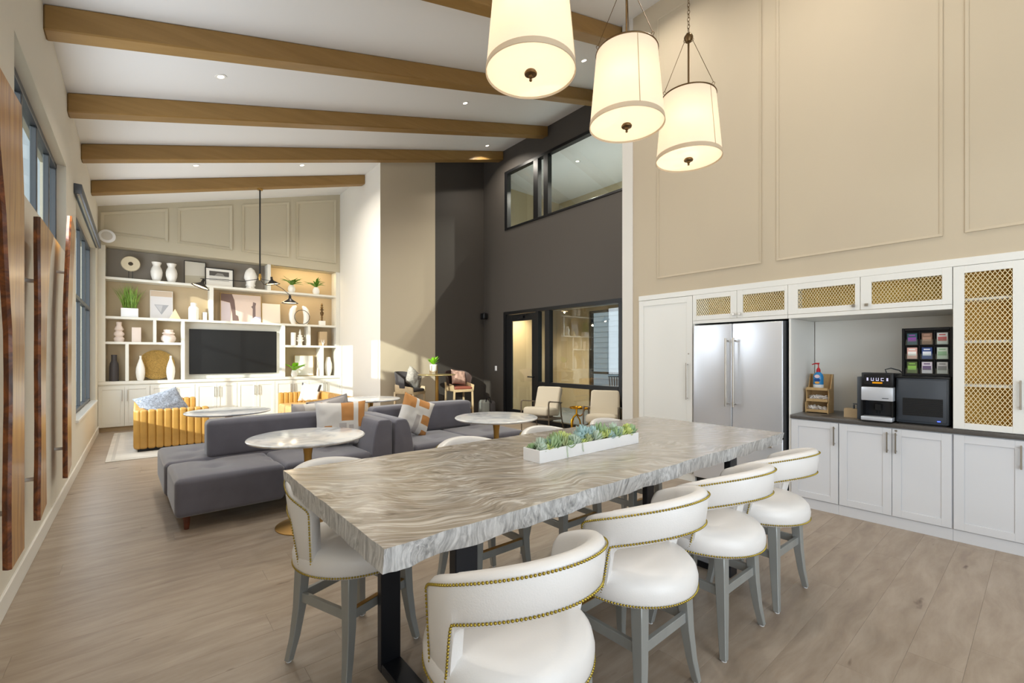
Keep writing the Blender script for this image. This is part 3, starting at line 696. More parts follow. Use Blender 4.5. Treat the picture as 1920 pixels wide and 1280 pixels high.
# ------------------------------------------------------------------ succulent planter
pl = thing('planter_box', 'long white box of mixed succulents on the slab table', 'planter', (2.075, 1.785, TZ1), 0)
g = G(); a, b, h, tk = .447, .066, .069, .006
g.box(-a, a, -b, -b + tk, 0, h); g.box(-a, a, b - tk, b, 0, h); g.box(-a, -a + tk, -b + tk, b - tk, 0, h); g.box(a - tk, a, -b + tk, b - tk, 0, h); g.box(-a + tk, a - tk, -b + tk, b - tk, 0, .008)
g.ob('box', m_plastic, pl, bev=.0015, seg=1)
g = G(); g.box(-a + tk, a - tk, -b + tk, b - tk, .008, .056); g.ob('soil', m_soil, pl)
def succ_leaf(bm, base, dirv, up, L, W, T):
    s = dirv.cross(up).normalized(); u = s.cross(dirv).normalized()
    P = []
    for t, wf, tf, lift in ((0, .35, .6, 0), (.45, .95, 1, .05), (.8, .8, .7, .16)):
        c = base + dirv * L * t + u * L * lift
        P.append([bm.verts.new(c - s * W * wf / 2), bm.verts.new(c - u * T * tf), bm.verts.new(c + s * W * wf / 2), bm.verts.new(c + u * T * tf * .4)])
    tip = bm.verts.new(base + dirv * L + u * L * .3)
    for a, b in zip(P, P[1:]):
        for k in range(4): bm.faces.new((a[k], a[(k + 1) % 4], b[(k + 1) % 4], b[k]))
    for k in range(4): bm.faces.new((P[-1][k], P[-1][(k + 1) % 4], tip))
def rosette(name, mat, rows, L, W, T, tall, parent):
    g = G(); k = 0
    for r, (cnt, el, ls) in enumerate(rows):
        for i in range(cnt):
            a = 2 * PI * (i + .5 * (r % 2)) / cnt + r * .37; e = math.radians(el + random.uniform(-6, 6))
            dv = Vector((math.cos(a) * math.cos(e), math.sin(a) * math.cos(e), math.sin(e)))
            succ_leaf(g.bm, Vector((0, 0, tall * r / len(rows))), dv, Vector((0, 0, 1)) if el < 80 else Vector((math.cos(a + PI), math.sin(a + PI), .2)), L * ls, W * ls, T)
    return g.ob(name, mat, parent, smooth=True, ang=60)
random.seed(11)
kinds = [([(8, 12, 1), (7, 35, .9), (5, 58, .7), (3, 78, .5)], .034, .022, .004, .010), ([(9, 25, 1), (9, 50, 1.1), (6, 72, 1.)], .046, .010, .003, .010),
         ([(6, 5, .9), (6, 30, 1), (5, 55, .85), (3, 75, .6)], .030, .026, .006, .016), ([(10, 30, 1), (8, 52, 1), (5, 74, .9)], .040, .014, .004, .014)]
protos = []
for ki, (rows, L, Wd, T, tl) in enumerate(kinds):
    for mi in range(5):
        protos.append((ki, mi))
made = {}
for c in range(20):
    for r_ in range(3):
        x = -.42 + .84 * (c + .5) / 20 + random.uniform(-.012, .012); y_ = (-.034, .0, .034)[r_] + random.uniform(-.008, .008)
        ki = random.choice((0, 0, 1, 2, 3)) if not (.35 < (c / 20) < .7) else random.choice((1, 3, 0, 3)); mi = random.choice((0, 0, 1, 2, 3, 4)) if c not in (0, 1, 17, 18, 19) else random.choice((1, 4, 1, 0))
        z = (.052, .066, .056)[r_] + random.uniform(0, .014); s_ = random.uniform(1.1, 1.55) * (1.2 if 7 < c < 14 and r_ == 1 else 1)
        key = (ki, mi)
        if key in made: o = copy_part(made[key], pl)
        else:
            rows, L, Wd, T, tl = kinds[ki]; o = rosette('succulent', m_succ[mi], rows, L, Wd, T, tl, pl); made[key] = o
        o.location = (x, y_, z); o.rotation_euler = (random.uniform(-.35, .1) if r_ == 0 else random.uniform(-.1, .3), random.uniform(-.2, .2), random.uniform(0, 6)); o.scale = (s_, s_, s_)
for x, n in ((-.245, 9), (-.115, 7)):
    g = G(); p = Vector((x, -.066, .07))
    g.tube([(x, -.055, .066), (x + .002, -.069, .073), (x + .004, -.070, .04), (x + .012, -.070, .07 - n * .007)], .0007, 5)
    for k in range(n * 2): 
        zc = .068 - k * .0036; sgn = 1 if k % 2 else -1
        succ_leaf(g.bm, Vector((x + .004 + .006 * k / (2 * n), -.071, zc)), Vector((sgn * .8, -.4, -.3)).normalized(), Vector((0, 0, 1)), .0065, .0045, .0015)
    g.ob('trailing_stem', m_succ[4], pl)

# ------------------------------------------------------------------ drum pendants
m_shade = cloth_shade('lamp_shade_linen', 'f3eadc', .5, .16)
m_diff = cloth_shade('lamp_diffuser', 'fdf3e2', .6, .42)
m_bulb = emis('lamp_bulb', 'ffd796', 14)
def pendant(label, x, y=1.85, zb=3.08, seam=(.3,)):
    t = thing('drum_pendant', label, 'pendant lamp', (x, y, zb), group='three drum pendants over the table')
    H, R0, R1 = .50, .25, .205
    g = G(); n = 56; bm = g.bm
    for (za, ra, zb_, rb) in ((.0, R0, H, R1),):
        lo = [bm.verts.new((ra * math.cos(2 * PI * k / n), ra * math.sin(2 * PI * k / n), za)) for k in range(n)]
        hi = [bm.verts.new((rb * math.cos(2 * PI * k / n), rb * math.sin(2 * PI * k / n), zb_)) for k in range(n)]
        for k in range(n): bm.faces.new((lo[k], lo[(k + 1) % n], hi[(k + 1) % n], hi[k]))
    sh = g.ob('shade', m_shade, t, smooth=True)
    g = G(); g.lathe([(R0 + .001, 0), (R0 + .003, .001), (R0 - .001, .034), (R0 - .003, .034), (R0 - .002, .0)], n=56)
    g.ob('shade_band', cloth_shade('shade_band_linen', 'd9cdb8', .35), t, smooth=True)
    for a in seam:
        g = G(); g.bar((math.cos(a) * (R0 + .001), math.sin(a) * (R0 + .001), .03), (math.cos(a) * (R1 + .001), math.sin(a) * (R1 + .001), H - .005), .004, .002, (math.cos(a), math.sin(a), .1)); g.ob('seam', cloth_shade('shade_seam', 'c9bb9c', .3), t)
    g = G(); g.lathe([(0, .012), (R0 - .004, .012)], n=40); g.ob('diffuser', m_diff, t)
    g = G(); g.tube([(R1 * math.cos(2 * PI * k / 48), R1 * math.sin(2 * PI * k / 48), H) for k in range(48)], .006, 6, closed=True)
    for k in range(3):
        a = k * 2 * PI / 3 + .5; g.tube([(0, 0, H), (R1 * math.cos(a), R1 * math.sin(a), H)], .003, 5)
    g.ob('ring', m_bronze, t, smooth=True)
    g = G(); g.lathe([(0, -.045), (.007, -.043), (.009, -.036), (.005, -.030), (.012, -.024), (.013, -.012), (.034, -.008), (.036, .0), (.03, .011), (0, .011)], n=20); g.ob('finial', m_bronze, t, smooth=True)
    zt = .98
    g = G(); g.tube([(0, 0, .03), (0, 0, zt)], .0075, 8); g.ob('rod', m_bronze, t, smooth=True)
    g = G(); g.lathe([(0, zt - .035), (.022, zt - .03), (.034, zt - .008), (.036, zt + .008), (.024, zt + .032), (.008, zt + .045), (0, zt + .047)], n=20); g.ob('ball', m_bronze, t, smooth=True)
    for k in range(3):
        a = k * 2 * PI / 3 + .5; c, s = math.cos(a), math.sin(a)
        g = G(); g.tube([(.03 * c, .03 * s, zt - .02), (R1 * c, R1 * s, H + .03)], .0022, 5)
        for (r, z) in ((.032, zt - .03), (R1, H + .018)):
            g.tube([(r * c + .012 * math.cos(q) * c, r * s + .012 * math.cos(q) * s, z + .012 * math.sin(q)) for q in [k2 * PI / 6 for k2 in range(12)]], .002, 4, closed=True)
        g.ob('suspension_wire', m_bronze, t, smooth=True)
    g = G(); z = zt + .05; zc = CZ(x) - zb - .03; k = 0
    while z < zc:
        pts = [(0.010 * math.cos(q), 0, z + .014 + .018 * math.sin(q)) for q in [i * PI / 5 for i in range(10)]]
        if k % 2: pts = [(0, p[0], p[2]) for p in pts]
        g.tube(pts, .0024, 5, closed=True); z += .029; k += 1
    stuff(g.ob('chain', m_bronze, t, smooth=True))
    g = G(); zc = CZ(x) - zb; g.lathe([(.01, zc - .05), (.06, zc - .035), (.065, zc - .01), (.065, zc + .02), (0, zc + .02)], n=20); g.ob('canopy', m_bronze, t, smooth=True)
    for k in range(2):
        a = .6 + k * PI; bx, by = .12 * math.cos(a), .12 * math.sin(a)
        g = G(); g.lathe([(0, .20), (.02, .205), (.03, .23), (.026, .26), (.014, .29), (.012, .31), (0, .31)], (bx, by, 0), 14); g.ob('bulb', m_bulb, t, smooth=True)
        l = bpy.data.lights.new('bulb_light', 'POINT'); l.energy = 2.6; l.color = (1, .90, .76); l.shadow_soft_size = .03
        o = bpy.data.objects.new('bulb_light', l); C.objects.link(o); o.parent = t; o.location = (bx, by, .235)
    return t
pendant('drum pendant nearest the camera, its shade cut by the top picture edge', 1.683, seam=(2.2, 5.3))
pendant('middle drum pendant of the three over the table', 2.573, seam=(4.1, 1.0))
pendant('farthest drum pendant, its full chain and rod against the cream wall', 3.40, seam=(4.5, 1.4))

# ------------------------------------------------------------------ live-edge wall slabs
def wall_slab(label, left, right, top):
    """left/right: lists (z, y) from bottom to top; top: y, z of the crown"""
    y0 = (left[0][1] + right[0][1]) / 2; z0 = left[0][0]
    t = thing('wood_slab', label, 'wall art', (XL, y0, z0), group='live-edge wood slabs on the left wall')
    def interp(L, z):
        for (za, ya), (zb, yb) in zip(L, L[1:]):
            if z <= zb: return ya + (yb - ya) * (z - za) / (zb - za)
        return L[-1][1]
    n = 60; zt = min(left[-1][0], right[-1][0]); rows = []
    g = G(); bm = g.bm
    for k in range(n + 1):
        f = k / n; zl = left[0][0] + (left[-1][0] - left[0][0]) * f; zr = right[0][0] + (right[-1][0] - right[0][0]) * f
        yl = interp(left, zl) + mnoise.noise(Vector((zl * 2.2, y0, 0))) * .022; yr = interp(right, zr) + mnoise.noise(Vector((zr * 2.5, y0, 4))) * .022
        m = (yl + yr) / 2; wv = mnoise.noise(Vector((zl * 9, y0, 7))) * .006
        rows.append([bm.verts.new(p) for p in ((.071, yl - y0 + .012 + wv, zl - z0), (.092, yl - y0 - .004 + wv, zl - z0), (.106, yl - y0, zl - z0), (.106, (m - y0), (zl + zr) / 2 - z0), (.106, yr - y0, zr - z0), (.090, yr - y0 + .008, zr - z0), (.071, yr - y0 - .006, zr - z0))])
    for a, b in zip(rows, rows[1:]):
        for k in range(7):
            f = bm.faces.new((a[k], a[(k + 1) % 7], b[(k + 1) % 7], b[k])); f.material_index = 1 if k in (0, 1, 4, 5) else 0
    bm.faces.new(rows[0]); bm.faces.new(rows[-1][::-1])
    g.ob('slab', [m_slab, m_bark], t, smooth=True, ang=30)
    for zz in (.25, (zt - z0) * .8):
        g = G(); yy = (interp(left, z0 + zz) + interp(right, z0 + zz)) / 2 - y0 + .03; g.tube([(0, yy, zz), (.072, yy, zz)], .014, 10); g.ob('standoff', m_trimw, t, smooth=True)
    return t
wall_slab('largest live-edge wood slab on the left wall, nearest the camera', [(.40, 3.42), (1.32, 3.447), (1.63, 3.434), (2.2, 3.30), (2.50, 3.17), (2.86, 3.15)], [(.40, 3.76), (1.30, 3.775), (2.0, 3.76), (2.39, 3.744), (2.70, 3.70), (2.90, 3.668)], None)
wall_slab('shorter middle live-edge wood slab between the two others', [(.405, 4.307), (.8, 4.34), (1.24, 4.35), (1.7, 4.33), (2.43, 4.307)], [(.45, 4.58), (.8, 4.55), (1.228, 4.532), (1.8, 4.60), (2.23, 4.757), (2.43, 4.93)], None)
wall_slab('narrow live-edge wood slab farthest along the left wall, beside the tall window', [(.375, 5.808), (1.1, 5.80), (1.9, 5.82), (2.5, 5.98), (2.88, 6.156)], [(.44, 6.12), (1.07, 6.11), (1.9, 6.14), (2.4, 6.30), (2.80, 6.447)], None)

# ------------------------------------------------------------------ kitchen run (fronts on X = XK, opening towards -X)
def pull(parent, y, z0, z1, x=-.0, mat=None, d=.032, w_=.011):
    g = G(); g.box(x - d, x - d + .010, y - w_ / 2, y + w_ / 2, z0, z1); g.box(x - d + .01, x, y - w_ / 2, y + w_ / 2, z0 + .012, z0 + .024); g.box(x - d + .01, x, y - w_ / 2, y + w_ / 2, z1 - .024, z1 - .012)
    return g.ob('handle', mat or m_chrome, parent, bev=.002, seg=1)
def door_x(parent, y0, y1, z0, z1, name='door', mat=None, st=.062, thick=.02, gapk=.0018, glassed=False, rec=.007):
    """shaker door lying in x -thick..0 (root at the front face), stiles raised"""
    mat = mat or m_cab; y0 += gapk; y1 -= gapk; z0 += gapk; z1 -= gapk; g = G(); t = thick
    g.box(-t, 0, y0, y0 + st, z0, z1); g.box(-t, 0, y1 - st, y1, z0, z1); g.box(-t, 0, y0 + st, y1 - st, z0, z0 + st); g.box(-t, 0, y0 + st, y1 - st, z1 - st, z1)
    if not glassed: g.box(-t + rec, 0, y0 + st, y1 - st, z0 + st, z1 - st)
    o = g.ob(name, mat, parent, bev=.0015, seg=1)
    return o
def knob(parent, y, z):
    g = G(); g.box(-.032, -.02, y - .006, y + .006, z - .006, z + .006); g.box(-.045, -.032, y - .013, y + .013, z - .013, z + .013); return g.ob('knob', m_chrome, parent, bev=.002, seg=1)
def lattice(parent, y0, y1, z0, z1, x, pitch=.024, r=.0022):
    g = G(); bm = g.bm; k = 0
    for sgn in (1, -1):
        s = -(z1 - z0); e = (y1 - y0) + (z1 - z0); u = s - (s % pitch)
        while u < e:
            # line y = y0 + u + sgn*(z-z0)*.62 ...
            pts = []
            for (ya, za) in ((y0 + u, z0), (y0 + u + sgn * (z1 - z0) * .6, z1)): pts.append((ya, za))
            (ya, za), (yb, zb) = pts; t0, t1 = 0., 1.; dy = yb - ya
            for lo in (True, False):
                lim = y0 if lo else y1
                if abs(dy) > 1e-9:
                    tt = (lim - ya) / dy
                    if (dy > 0) == lo: t0 = max(t0, tt)
                    else: t1 = min(t1, tt)
            if t1 - t0 > 1e-4:
                A = (x + (.0012 * sgn), ya + dy * t0, za + (zb - za) * t0); B = (x + (.0012 * sgn), ya + dy * t1, za + (zb - za) * t1)
                g.bar(A, B, r * 2, r * .8, (1, 0, 0))
            u += pitch
    return stuff(g.ob('wire_lattice', m_mesh, parent))
kx = XK
def base_unit(label, ya, yb, doors, handles, lock=None):
    t = thing('base_cabinet', label, 'cabinet', (kx, ya, 0), group='white base cabinets under the coffee counter')
    g = G(); w_ = yb - ya; g.box(.0, .70, 0.0005, w_ - .0005, .095, .873); g.ob('body', m_cabcool, t)
    g = G(); g.box(-.002, .60, 0.0005, w_ - .0005, 0, .094); g.ob('toe_kick', m_cabcool, t, bev=.001, seg=1)
    for (a, b), h in zip(doors, handles):
        d = door_x(t, a - ya, b - ya, .10, .868, mat=m_cabcool)
        if h is not None: pull(d, h - ya, .655, .835, -.02)
    if lock:
        g = G(); g.lathe([(0, 0), (.009, 0), (.009, .004), (0, .004)], n=12).xf(Matrix.Translation((-.024, lock - ya, .85)) @ Matrix.Rotation(PI / 2, 4, 'Y')); g.ob('lock', m_chrome, t)
    return t
base_unit('narrow white base cabinet next to the refrigerator with one door', 1.262, 1.667, [(1.262, 1.660)], [1.292])
base_unit('white double-door base cabinet below the coffee machines', .489, 1.262, [(.871, 1.258), (.493, .871)], [.901, .842], .842)
base_unit('white base cabinet at the right picture edge below the glass-front cupboard', -.31, .489, [(.09, .486), (-.306, .088)], [.122, .056])
base_unit('white base cabinet past the right picture edge', -1.10, -.31, [(-.70, -.314), (-1.096, -.702)], [-.67, -.73])
ct = thing('countertop', 'long charcoal stone counter over the white base cabinets', 'countertop', (kx, .28, .874))
g = G(); g.box(-.028, .715, -1.38, 1.386, 0, .038); g.ob('slab', m_counter, ct, bev=.004)
# niche lining
nl = thing('niche_panel', 'white lined coffee niche around the counter machines', 'niche', (kx, 1.08, .912))
g = G(); g.box(.715, .735, -.59, .58, 0, .972); g.ob('back_panel', m_niche, nl); g = G(); g.box(.0, .72, .587, .605, -.91, .972); g.ob('side_panel', m_niche, nl)
def wall_unit(label, ya, yb, mid, glz, kn, lit=0):
    t = thing('wall_cabinet', label, 'cabinet', (kx, ya, 1.90), group='glass-front wall cabinets')
    w_ = yb - ya; g = G()
    g.box(0, .72, .001, .02, -.014, .325); g.box(0, .72, w_ - .02, w_ - .001, -.014, .325); g.box(-.0, .72, .02, w_ - .02, -.014, .005); g.box(0, .72, .02, w_ - .02, .305, .325)
    g.ob('body', m_cab, t)
    g = G(); g.box(.34, .36, .02, w_ - .02, .005, .305); g.ob('lining', m_goldback, t)
    g = G(); g.box(-.018, .0, .002, w_ - .002, -.016, .022); g.ob('lower_rail', m_cab, t, bev=.001, seg=1)
    zz = [(ya, mid), (mid, yb)]
    for (a, b), (ga, gb, g0, g1), k in zip(zz, glz, kn):
        g = G(); y0, y1, z0, z1 = a - ya + .002, b - ya - .002, .024, .325
        A, B, z2, z3 = ga - ya, gb - ya, g0 - 1.9, g1 - 1.9
        g.box(-.02, 0, y0, A, z0, z1); g.box(-.02, 0, B, y1, z0, z1); g.box(-.02, 0, A, B, z0, z2); g.box(-.02, 0, A, B, z3, z1)
        d = g.ob('door', m_cab, t, bev=.0015, seg=1); lattice(d, A, B, z2, z3, -.012, .024, .0019); knob(d, k - ya, .065)
    return t
wall_unit('pair of gold-lattice cupboard doors above the refrigerator', 1.69, 2.708, 2.194, [(1.721, 2.132, 1.978, 2.172), (2.264, 2.662, 1.978, 2.172)], [2.160, 2.226])
wall_unit('pair of gold-lattice cupboard doors above the coffee niche', .49, 1.69, 1.095, [(.552, 1.013, 1.968, 2.168), (1.134, 1.600, 1.978, 2.168)], [1.045, 1.142])
cr = thing('crown_panel', 'white flat crown rail along the top of the kitchen cabinets', 'cabinet trim', (kx, .93, 2.226))
g = G(); g.box(-.02, .72, -2.6, 2.527, 0, .063); g.ob('rail', m_cab, cr, bev=.003, seg=1)
def glass_tall(label, ya, yb, gy0, gy1, hy):
    t = thing('display_cabinet', label, 'cabinet', (kx, ya, .913), group='tall glass-front cupboards on the counter'); w_ = yb - ya
    g = G(); H = 1.312; g.box(0, .34, .001, .02, 0, H); g.box(0, .34, w_ - .02, w_ - .001, 0, H); g.box(0, .34, .02, w_ - .02, 0, .02); g.box(0, .34, .02, w_ - .02, H - .02, H); g.ob('body', m_cab, t)
    g = G(); g.box(.31, .335, .02, w_ - .02, .02, H - .02); g.box(.02, .31, .0205, .024, .02, H - .02); g.box(.02, .31, w_ - .024, w_ - .0205, .02, H - .02); g.ob('lining', m_goldback, t)
    for z in (1.268, 1.618, 1.957):
        g = G(); g.box(.02, .31, .024, w_ - .024, z - .925, z - .905); g.ob('shelf', m_trimw, t)
    g = G(); A, B, z2, z3, y0, y1 = gy0 - ya, gy1 - ya, .967 - .913, 2.166 - .913, .002, w_ - .002
    g.box(-.02, 0, y0, A, .004, H - .002); g.box(-.02, 0, B, y1, .004, H - .002); g.box(-.02, 0, A, B, .004, z2); g.box(-.02, 0, A, B, z3, H - .002)
    d = g.ob('door', m_cab, t, bev=.0015, seg=1); lattice(d, A, B, z2, z3, -.012, .026, .0021); pull(d, hy - ya, 1.10 - .913, 1.32 - .913, -.02)
glass_tall('tall gold-lattice cupboard standing on the counter at the right picture edge', .088, .489, .165, .422, .125)
glass_tall('second tall gold-lattice cupboard just past the right picture edge', -.313, .088, -.247, .01, .045)
# filler panels and pantry
pn = thing('pantry_cabinet', 'tall white pantry door with a long handle left of the refrigerator', 'cabinet', (kx, 2.708, 0))
g = G(); g.box(0, .72, .001, .748, 0, 2.225); g.ob('body', m_cab, pn)
d = door_x(pn, .003, .746, .1, 2.222, st=.07); pull(d, .065, .98, 1.42, -.02, w_=.014)
g = G(); g.lathe([(0, 0), (.009, 0), (.009, .004), (0, .004)], n=12).xf(Matrix.Translation((-.024, .05, 1.53)) @ Matrix.Rotation(PI / 2, 4, 'Y')); g.ob('lock', m_chrome, pn)
# refrigerator
fr = thing('refrigerator', 'wide stainless steel french-door refrigerator', 'refrigerator', (kx, 1.706, 0))
g = G(); g.box(.02, .70, .004, .976, .06, 1.862); g.ob('body', m_steeldark, fr, bev=.004, seg=1)
g = G(); g.box(.03, .65, .01, .97, 0, .06); g.ob('base_grille', m_black, fr)
g = G(); g.box(-.03, .02, .0, .018, .10, 1.862); g.ob('side_trim', m_steeldark, fr)
for (a, b, h) in ((.020, .528, .492), (.532, .980, .572)):
    g = G(); g.box(-.045, .012, a, b, .66, 1.862); dd = g.ob('door', m_steel, fr, bev=.010, seg=3)
    g = G(); g.tube([(-.105, h, .945), (-.105, h, 1.70)], .012, 12)
    for z in (.975, 1.67): g.tube([(-.045, h, z), (-.105, h, z)], .009, 8)
    g.ob('handle', m_chrome, dd, smooth=True)
g = G(); g.box(-.045, .012, .020, .980, .08, .65); dd = g.ob('freezer_drawer', m_steel, fr, bev=.010, seg=3)
g = G(); g.tube([(-.105, .10, .57), (-.105, .90, .57)], .012, 12)
for y in (.14, .86): g.tube([(-.045, y, .57), (-.105, y, .57)], .009, 8)
g.ob('handle', m_chrome, dd, smooth=True)
g = G(); g.box(.0, .72, 2.688 - 1.706, 2.707 - 1.706, .0, 1.885); g.ob('gable', m_cab, fr)

# ------------------------------------------------------------------ counter machines
Z = .912
im = thing('ice_machine', 'dark grey ice machine with a slatted grille on the counter', 'ice machine', (5.125, .516, Z))
g = G(); g.box(.0, .50, .0, .335, .012, .405); g.ob('body', m_anth, im, bev=.008)
g = G(); g.box(-.008, .0, .012, .323, .03, .385); g.ob('front_panel', m_anth, im, bev=.004)
g = G(); g.box(-.012, .5, -.004, .339, .398, .414); g.ob('lid', m_black, im, bev=.004)
g = G(); g.box(.02, .48, .015, .32, 0, .012); g.ob('feet', m_black, im)
for k in range(9):
    g = G(); z = .085 + k * .0165; g.box(-.014, -.007, .04, .285, z, z + .006); g.ob('slat', m_black, im)
g = G(); g.box(-.011, -.008, .035, .29, .078, .228); g.ob('vent_recess', M('vent_black', '0c0d0f', .6), im)
g = G(); g.box(-.012, -.006, .05, .07, .040, .046); g.ob('status_light', emis('blue_led', '3a50ff', 6), im)
cm = thing('coffee_machine', 'bean coffee machine with a silver front panel beside the ice machine', 'coffee machine', (5.075, .862, Z))
g = G(); g.box(.02, .46, .225, .262, .01, .40); g.ob('bean_tank', m_anth, cm, bev=.004)
g = G(); g.box(.10, .45, .0, .225, .01, .43); g.ob('body', M('machine_black', '26282d', .4), cm, bev=.005)
g = G(); g.box(.0, .10, .0, .225, .315, .44); head = g.ob('display_housing', m_black, cm, bev=.005)
g = G(); g.box(-.003, .0, .020, .205, .335, .425); g.ob('display', M('display_glass', '15161c', .15), head)
m_icon = emis('display_icons', 'd9d6f2', 1.1)
for k in range(5):
    y = .180 - k * .035; g = G(); wi = .006 if k in (0,) else .010
    if k in (1, 2): g.box(-.005, -.003, y - wi, y - wi + .004, .372, .395); g.box(-.005, -.003, y + wi - .004, y + wi, .372, .395); g.box(-.005, -.003, y - wi, y + wi, .368, .373)
    elif k == 3: g.box(-.005, -.003, y - wi, y + wi, .368, .373); g.box(-.005, -.003, y - wi, y + wi, .390, .395); g.box(-.005, -.003, y + wi - .004, y + wi, .373, .39)
    else: g.box(-.005, -.003, y - .006, y + .006, .368, .395)
    g.ob('cup_icon', m_icon, cm)
g = G(); g.box(-.005, -.003, .075, .145, .344, .358); g.ob('orange_bar', emis('orange_ui', 'f0a020', .9), cm)
g = G(); g.box(-.012, .10, .0, .225, .19, .312); g.ob('silver_panel', m_silver, cm, bev=.006)
g = G(); g.box(-.0135, -.012, .03, .075, .212, .218); g.ob('badge', m_anth, cm)
g = G(); g.box(-.004, .10, .215, .225, .05, .19); g.box(-.004, .10, .0, .010, .05, .19); g.ob('bay_side', m_black, cm)
g = G(); g.box(.03, .08, .09, .135, .10, .16); g.box(.04, .07, .098, .104, .07, .10); g.box(.04, .07, .121, .127, .07, .10); g.ob('spout', m_black, cm, bev=.003, seg=1)
g = G(); g.box(-.035, .10, .002, .223, .012, .048); g.ob('drip_tray', m_silver, cm, bev=.006)
g = G(); g.box(-.03, .44, .01, .215, 0, .012); g.ob('feet', m_black, cm)
g = G(); g.tube([(.25, .09, .43), (.25, .10, .465), (.25, .06, .478), (.25, .0, .46), (.26, -.03, .425)], .005, 6); g.ob('power_cord', m_anth, cm, smooth=True)
pr = thing('tea_rack', 'black nine-compartment tea rack standing on the ice machine', 'tea rack', (5.20, .500, Z + .414))
g = G(); g.box(.06, .22, .0, .325, .0, .42); g.box(.0, .06, .0, .018, .0, .42); g.box(.0, .06, .307, .325, 0, .42); g.box(.0, .06, .018, .307, 0, .022); g.box(.0, .06, .018, .307, .395, .42)
for k in (1, 2): g.box(.004, .06, .018 + k * .0963 - .004, .018 + k * .0963 + .004, .022, .395); g.box(.004, .06, .018, .307, .022 + k * .1243 - .004, .022 + k * .1243 + .004)
g.ob('case', m_black, pr, bev=.003, seg=1)
cols = [[('5a6b3a', '8dbb52'), ('d8cfd8', '6d5a7c'), ('c9c9c9', '8a8a8a')], [('e3b3a8', 'f4f0ec'), ('2f4a86', 'e8ecf4'), ('d7e4d8', '9ac29c')], [('2e5560', '8a4a9c'), ('8a6a58', 'b08c78'), ('dfe3e2', 'c46a6a')]]
for r in range(3):
    for k in range(3):
        yc = .307 - .048 - k * .0963; z0 = .026 + (2 - r) * .1243; a, b = cols[2 - r][k]
        g = G(); g.box(.018, .058, yc - .034, yc + .034, z0, z0 + .10); o = g.ob('tea_packets', M('tea_box_%d%d' % (r, k), a, .6), pr, bev=.002, seg=1)
        g = G(); g.box(.0165, .018, yc - .027, yc + .027, z0 + .03, z0 + .065); g.box(.0165, .018, yc - .02, yc + .02, z0 + .078, z0 + .088); g.ob('print_patch', M('tea_print_%d%d' % (r, k), b, .6), o)
        g = G(); g.box(.003, .0045, yc - .042, yc + .042, z0 - .002, z0 + .045); g.ob('clear_flap', m_glassint, pr)
ol = thing('counter_organizer', 'three-tier bamboo condiment organizer in the niche corner', 'organizer', (5.40, 1.43, Z))
g = G()
for y in (0, .197): g.prism([(0, 0), (.19, 0), (.19, .40), (.15, .40), (.09, .25), (.0, .25), (.03, .21), (.03, .12), (.0, .10)][::1], y, y + .008, axis='y')
g.ob('side_panel', m_bamboo, ol)
g = G(); g.box(.18, .19, .008, .197, 0, .40); g.ob('back_panel', m_bamboo, ol)
for z in (.008, .118, .235):
    g = G(); g.box(.004, .18, .008, .197, z, z + .008); g.box(.004, .012, .008, .197, z + .008, z + .028); g.ob('shelf', m_bamboo, ol)
m_sach = M('paper_sachet', 'eeeae6', .7, var=.06, vscale=40)
random.seed(5)
for z in (.0165, .1265):
    s = thing('sweetener_sachets', 'heap of white sachets on the %s tier of the bamboo organizer' % ('bottom' if z < .1 else 'middle'), 'sachets', (5.47, 1.53, Z + z))
    g = G()
    for k in range(34):
        c = Vector((random.uniform(-.035, .035), random.uniform(-.08, .08), .012 + random.uniform(0, .030))); h = Vector((.026, .017, .003)); mm = Matrix.Rotation(random.uniform(-1, 1), 3, 'X') @ Matrix.Rotation(random.uniform(-.5, .9), 3, 'Y') @ Matrix.Rotation(random.uniform(0, 3), 3, 'Z')
        p = [c + mm @ Vector((sx * h.x, sy * h.y, sz * h.z)) for sz in (-1, 1) for sx, sy in ((-1, -1), (1, -1), (1, 1), (-1, 1))]; 
        lo = min(q.z for q in p)
        p = [q - Vector((0, 0, min(0, lo))) for q in p]; g.hexa(p[:4], p[4:])
    stuff(g.ob('sachets', m_sach, s))
bo = thing('creamer_bottle', 'blue creamer pump bottle with a red pump on the organizer top tier', 'bottle', (5.47, 1.535, Z + .2435))
g = G(); g.lathe([(0, 0), (.042, 0), (.046, .006), (.046, .13), (.040, .155), (.022, .175), (.016, .182), (0, .182)], n=28, sx=.8); g.ob('body', M('creamer_blue', '2f8fd0', .3), bo, smooth=True)
g = G(); g.lathe([(0, 0.001), (.0468, .004), (.0468, .045), (.0465, .05)], n=28, sx=.8); g.ob('label_base', M('label_white', 'e9eef2', .4), bo, smooth=True)
for z, s_, c, nm in ((.135, (.024, .018), 'f2d7df', 'logo_patch'), (.098, (.030, .014), '1d4f9a', 'blue_band'), (.070, (.022, .012), 'f0b45a', 'cookie_picture')):
    g = G(); g.lathe([(0, 0), (1, 0), (1, .002), (0, .002)], n=20, sx=s_[0], sy=s_[1]).xf(Matrix.Translation((-.039, 0, z)) @ Matrix.Rotation(-PI / 2, 4, 'Y') @ Matrix.Rotation(PI / 2, 4, 'Z')); g.ob(nm, M(nm, c, .4), bo)
g = G(); g.lathe([(0, .180), (.020, .180), (.018, .205), (.010, .222), (.005, .226), (.005, .262), (0, .262)], n=18); g.tube([(0, .006, .262), (0, -.008, .268), (0, .03, .268), (0, .058, .258)], [.008, .009, .007, .005], 8); g.ob('pump', M('red_pump', 'c4202c', .3), bo, smooth=True)
kb = thing('kraft_box', 'small kraft cardboard box beside the coffee machine', 'box', (5.24, 1.135, Z))
g = G(); g.box(0, .10, 0, .125, 0, .085); g.ob('box', m_kraft, kb, bev=.001, seg=1)
